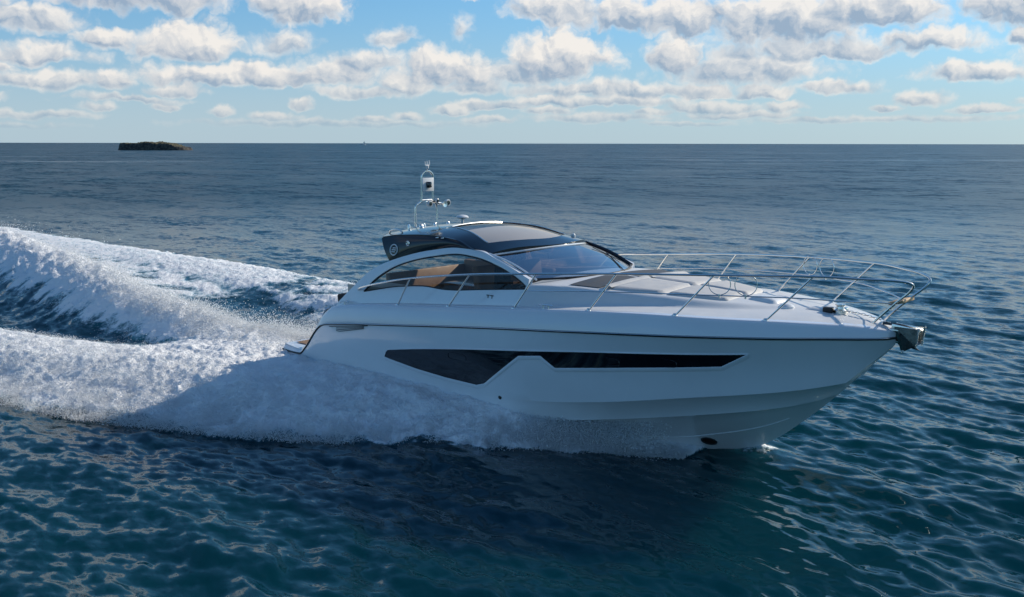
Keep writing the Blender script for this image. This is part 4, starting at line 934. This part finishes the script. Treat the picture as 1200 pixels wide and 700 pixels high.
g = MB(); V = [(11.46, .035, 1.99), (11.46, -.035, 1.99), (11.80, 0, 1.86), (11.52, 0, 1.90), (11.50, .02, 2.04), (11.50, -.02, 2.04)]; g.add(V, [(0, 4, 2), (1, 2, 5), (4, 5, 2), (0, 2, 3), (3, 2, 1), (0, 1, 5, 4), (0, 3, 1)]); g.build('stem_guard', M['rubber'], yacht, sharp=10)
MB().tube([(11.44, 0, 1.93), (11.56, 0, 1.96)], .025, 8).build('towing_eye', M['steel'], yacht)
# tiny badge on the cabin side
g = MB(); bx0, bz0 = 5.55, 2.10
for q, w0 in ((0, .05), (1, .05)):
    x0 = bx0 + q * .085; g.box((x0, -(ycab(bz0) + .004), bz0 + .018), (.065, .006, .012)).box((x0 + .004, -(ycab(bz0) + .006), bz0 - .008), (.013, .006, .046))
g.build('model_badge', M['galv'], yacht)

# ------------------------------------------------------------------ the person at the helm
def helmsman():
    sk = bpy.data.meshes.new('person'); J = {
        'pelvis': ((4.78, 0, 2.02), .135), 'waist': ((4.80, 0, 2.16), .125), 'chest': ((4.86, 0, 2.36), .15), 'neck0': ((4.90, 0, 2.50), .075), 'neck': ((4.93, 0, 2.56), .055), 'head': ((4.965, 0, 2.665), .092), 'crown': ((4.965, 0, 2.735), .080),
        'nose': ((5.03, 0, 2.655), .045)}
    E = [('pelvis', 'waist'), ('waist', 'chest'), ('chest', 'neck0'), ('neck0', 'neck'), ('neck', 'head'), ('head', 'crown'), ('head', 'nose')]
    for s, n in ((-1, 'r'), (1, 'l')):
        J.update({'sh' + n: ((4.88, s * .18, 2.45), .068), 'el' + n: ((5.02, s * .27, 2.22), .048), 'wr' + n: ((5.27, s * .19, 2.20), .032), 'pa' + n: ((5.34, s * .185, 2.22), .034),
                  'hip' + n: ((4.82, s * .10, 1.99), .10), 'kn' + n: ((5.20, s * .13, 1.98), .065), 'an' + n: ((5.28, s * .13, 1.56), .042), 'toe' + n: ((5.44, s * .14, 1.53), .036)})
        E += [('chest', 'sh' + n), ('sh' + n, 'el' + n), ('el' + n, 'wr' + n), ('wr' + n, 'pa' + n), ('pelvis', 'hip' + n), ('hip' + n, 'kn' + n), ('kn' + n, 'an' + n), ('an' + n, 'toe' + n)]
        for f in range(4):
            a0 = (5.36, s * .185 + (f - 1.5) * .017, 2.235); a1 = (5.385 + .004 * f, s * .185 + (f - 1.5) * .018, 2.25 - .002 * f); a2 = (5.40, s * .185 + (f - 1.5) * .018, 2.215)
            J.update({'fa%s%d' % (n, f): (a0, .010), 'fb%s%d' % (n, f): (a1, .0095), 'fc%s%d' % (n, f): (a2, .008)}); E += [('pa' + n, 'fa%s%d' % (n, f)), ('fa%s%d' % (n, f), 'fb%s%d' % (n, f)), ('fb%s%d' % (n, f), 'fc%s%d' % (n, f))]
        J.update({'th' + n: ((5.33, s * .145, 2.20), .012), 'ti' + n: ((5.37, s * .140, 2.195), .009)}); E += [('pa' + n, 'th' + n), ('th' + n, 'ti' + n)]
    K = list(J); sk.from_pydata([J[k_][0] for k_ in K], [(K.index(a), K.index(b)) for a, b in E], [])
    o = bpy.data.objects.new('person', sk); COL.objects.link(o)
    mo = o.modifiers.new('skin', 'SKIN'); 
    if not sk.skin_vertices: 
        bpy.context.view_layer.objects.active = o; bpy.ops.mesh.customdata_skin_add() if hasattr(bpy.ops.mesh, 'customdata_skin_add') else None
    sv = sk.skin_vertices[0].data
    for i, k_ in enumerate(K): r_ = J[k_][1]; sv[i].radius = (r_, r_); sv[i].use_root = (k_ == 'pelvis')
    mo.use_smooth_shade = True; sb_ = o.modifiers.new('sub', 'SUBSURF'); sb_.levels = 1; sb_.render_levels = 1
    dg = bpy.context.evaluated_depsgraph_get(); me = bpy.data.meshes.new_from_object(o.evaluated_get(dg)); o.modifiers.clear(); o.data = me; me.name = 'person'
    me.materials.clear(); me.materials.append(M['skin']); me.materials.append(M['jacket']); me.materials.append(M['trouser'])
    for p in me.polygons:
        c = p.center; p.use_smooth = True
        p.material_index = 2 if (c.z < 2.09) else (1 if (c.z < 2.55 and c.x < 5.25) else 0)
    ha = MB().lathe([(0, -.02), (.096, -.02), (.102, .02), (.085, .08), (.045, .112), (0, .12)], (4.945, 0, 2.69), 16); h_ = ha.build('hair', M['hair'], o)
    for sy in (-.033, .033): MB().lathe([(0, -.008), (.008, 0), (0, .008)], (5.045, sy, 2.688), 8, 'X').build('eye', M['whiteplastic'], o)
    o.location = b2w(0, 0) + (0,); 
    a = b2w(0.21, -.57); o.location = (a[0], a[1], 0.03); o.rotation_euler = (0, 0, -TH)
    o['category'] = 'person'; o['label'] = 'person in dark jacket steering the yacht behind the windscreen'
    return o
helmsman()
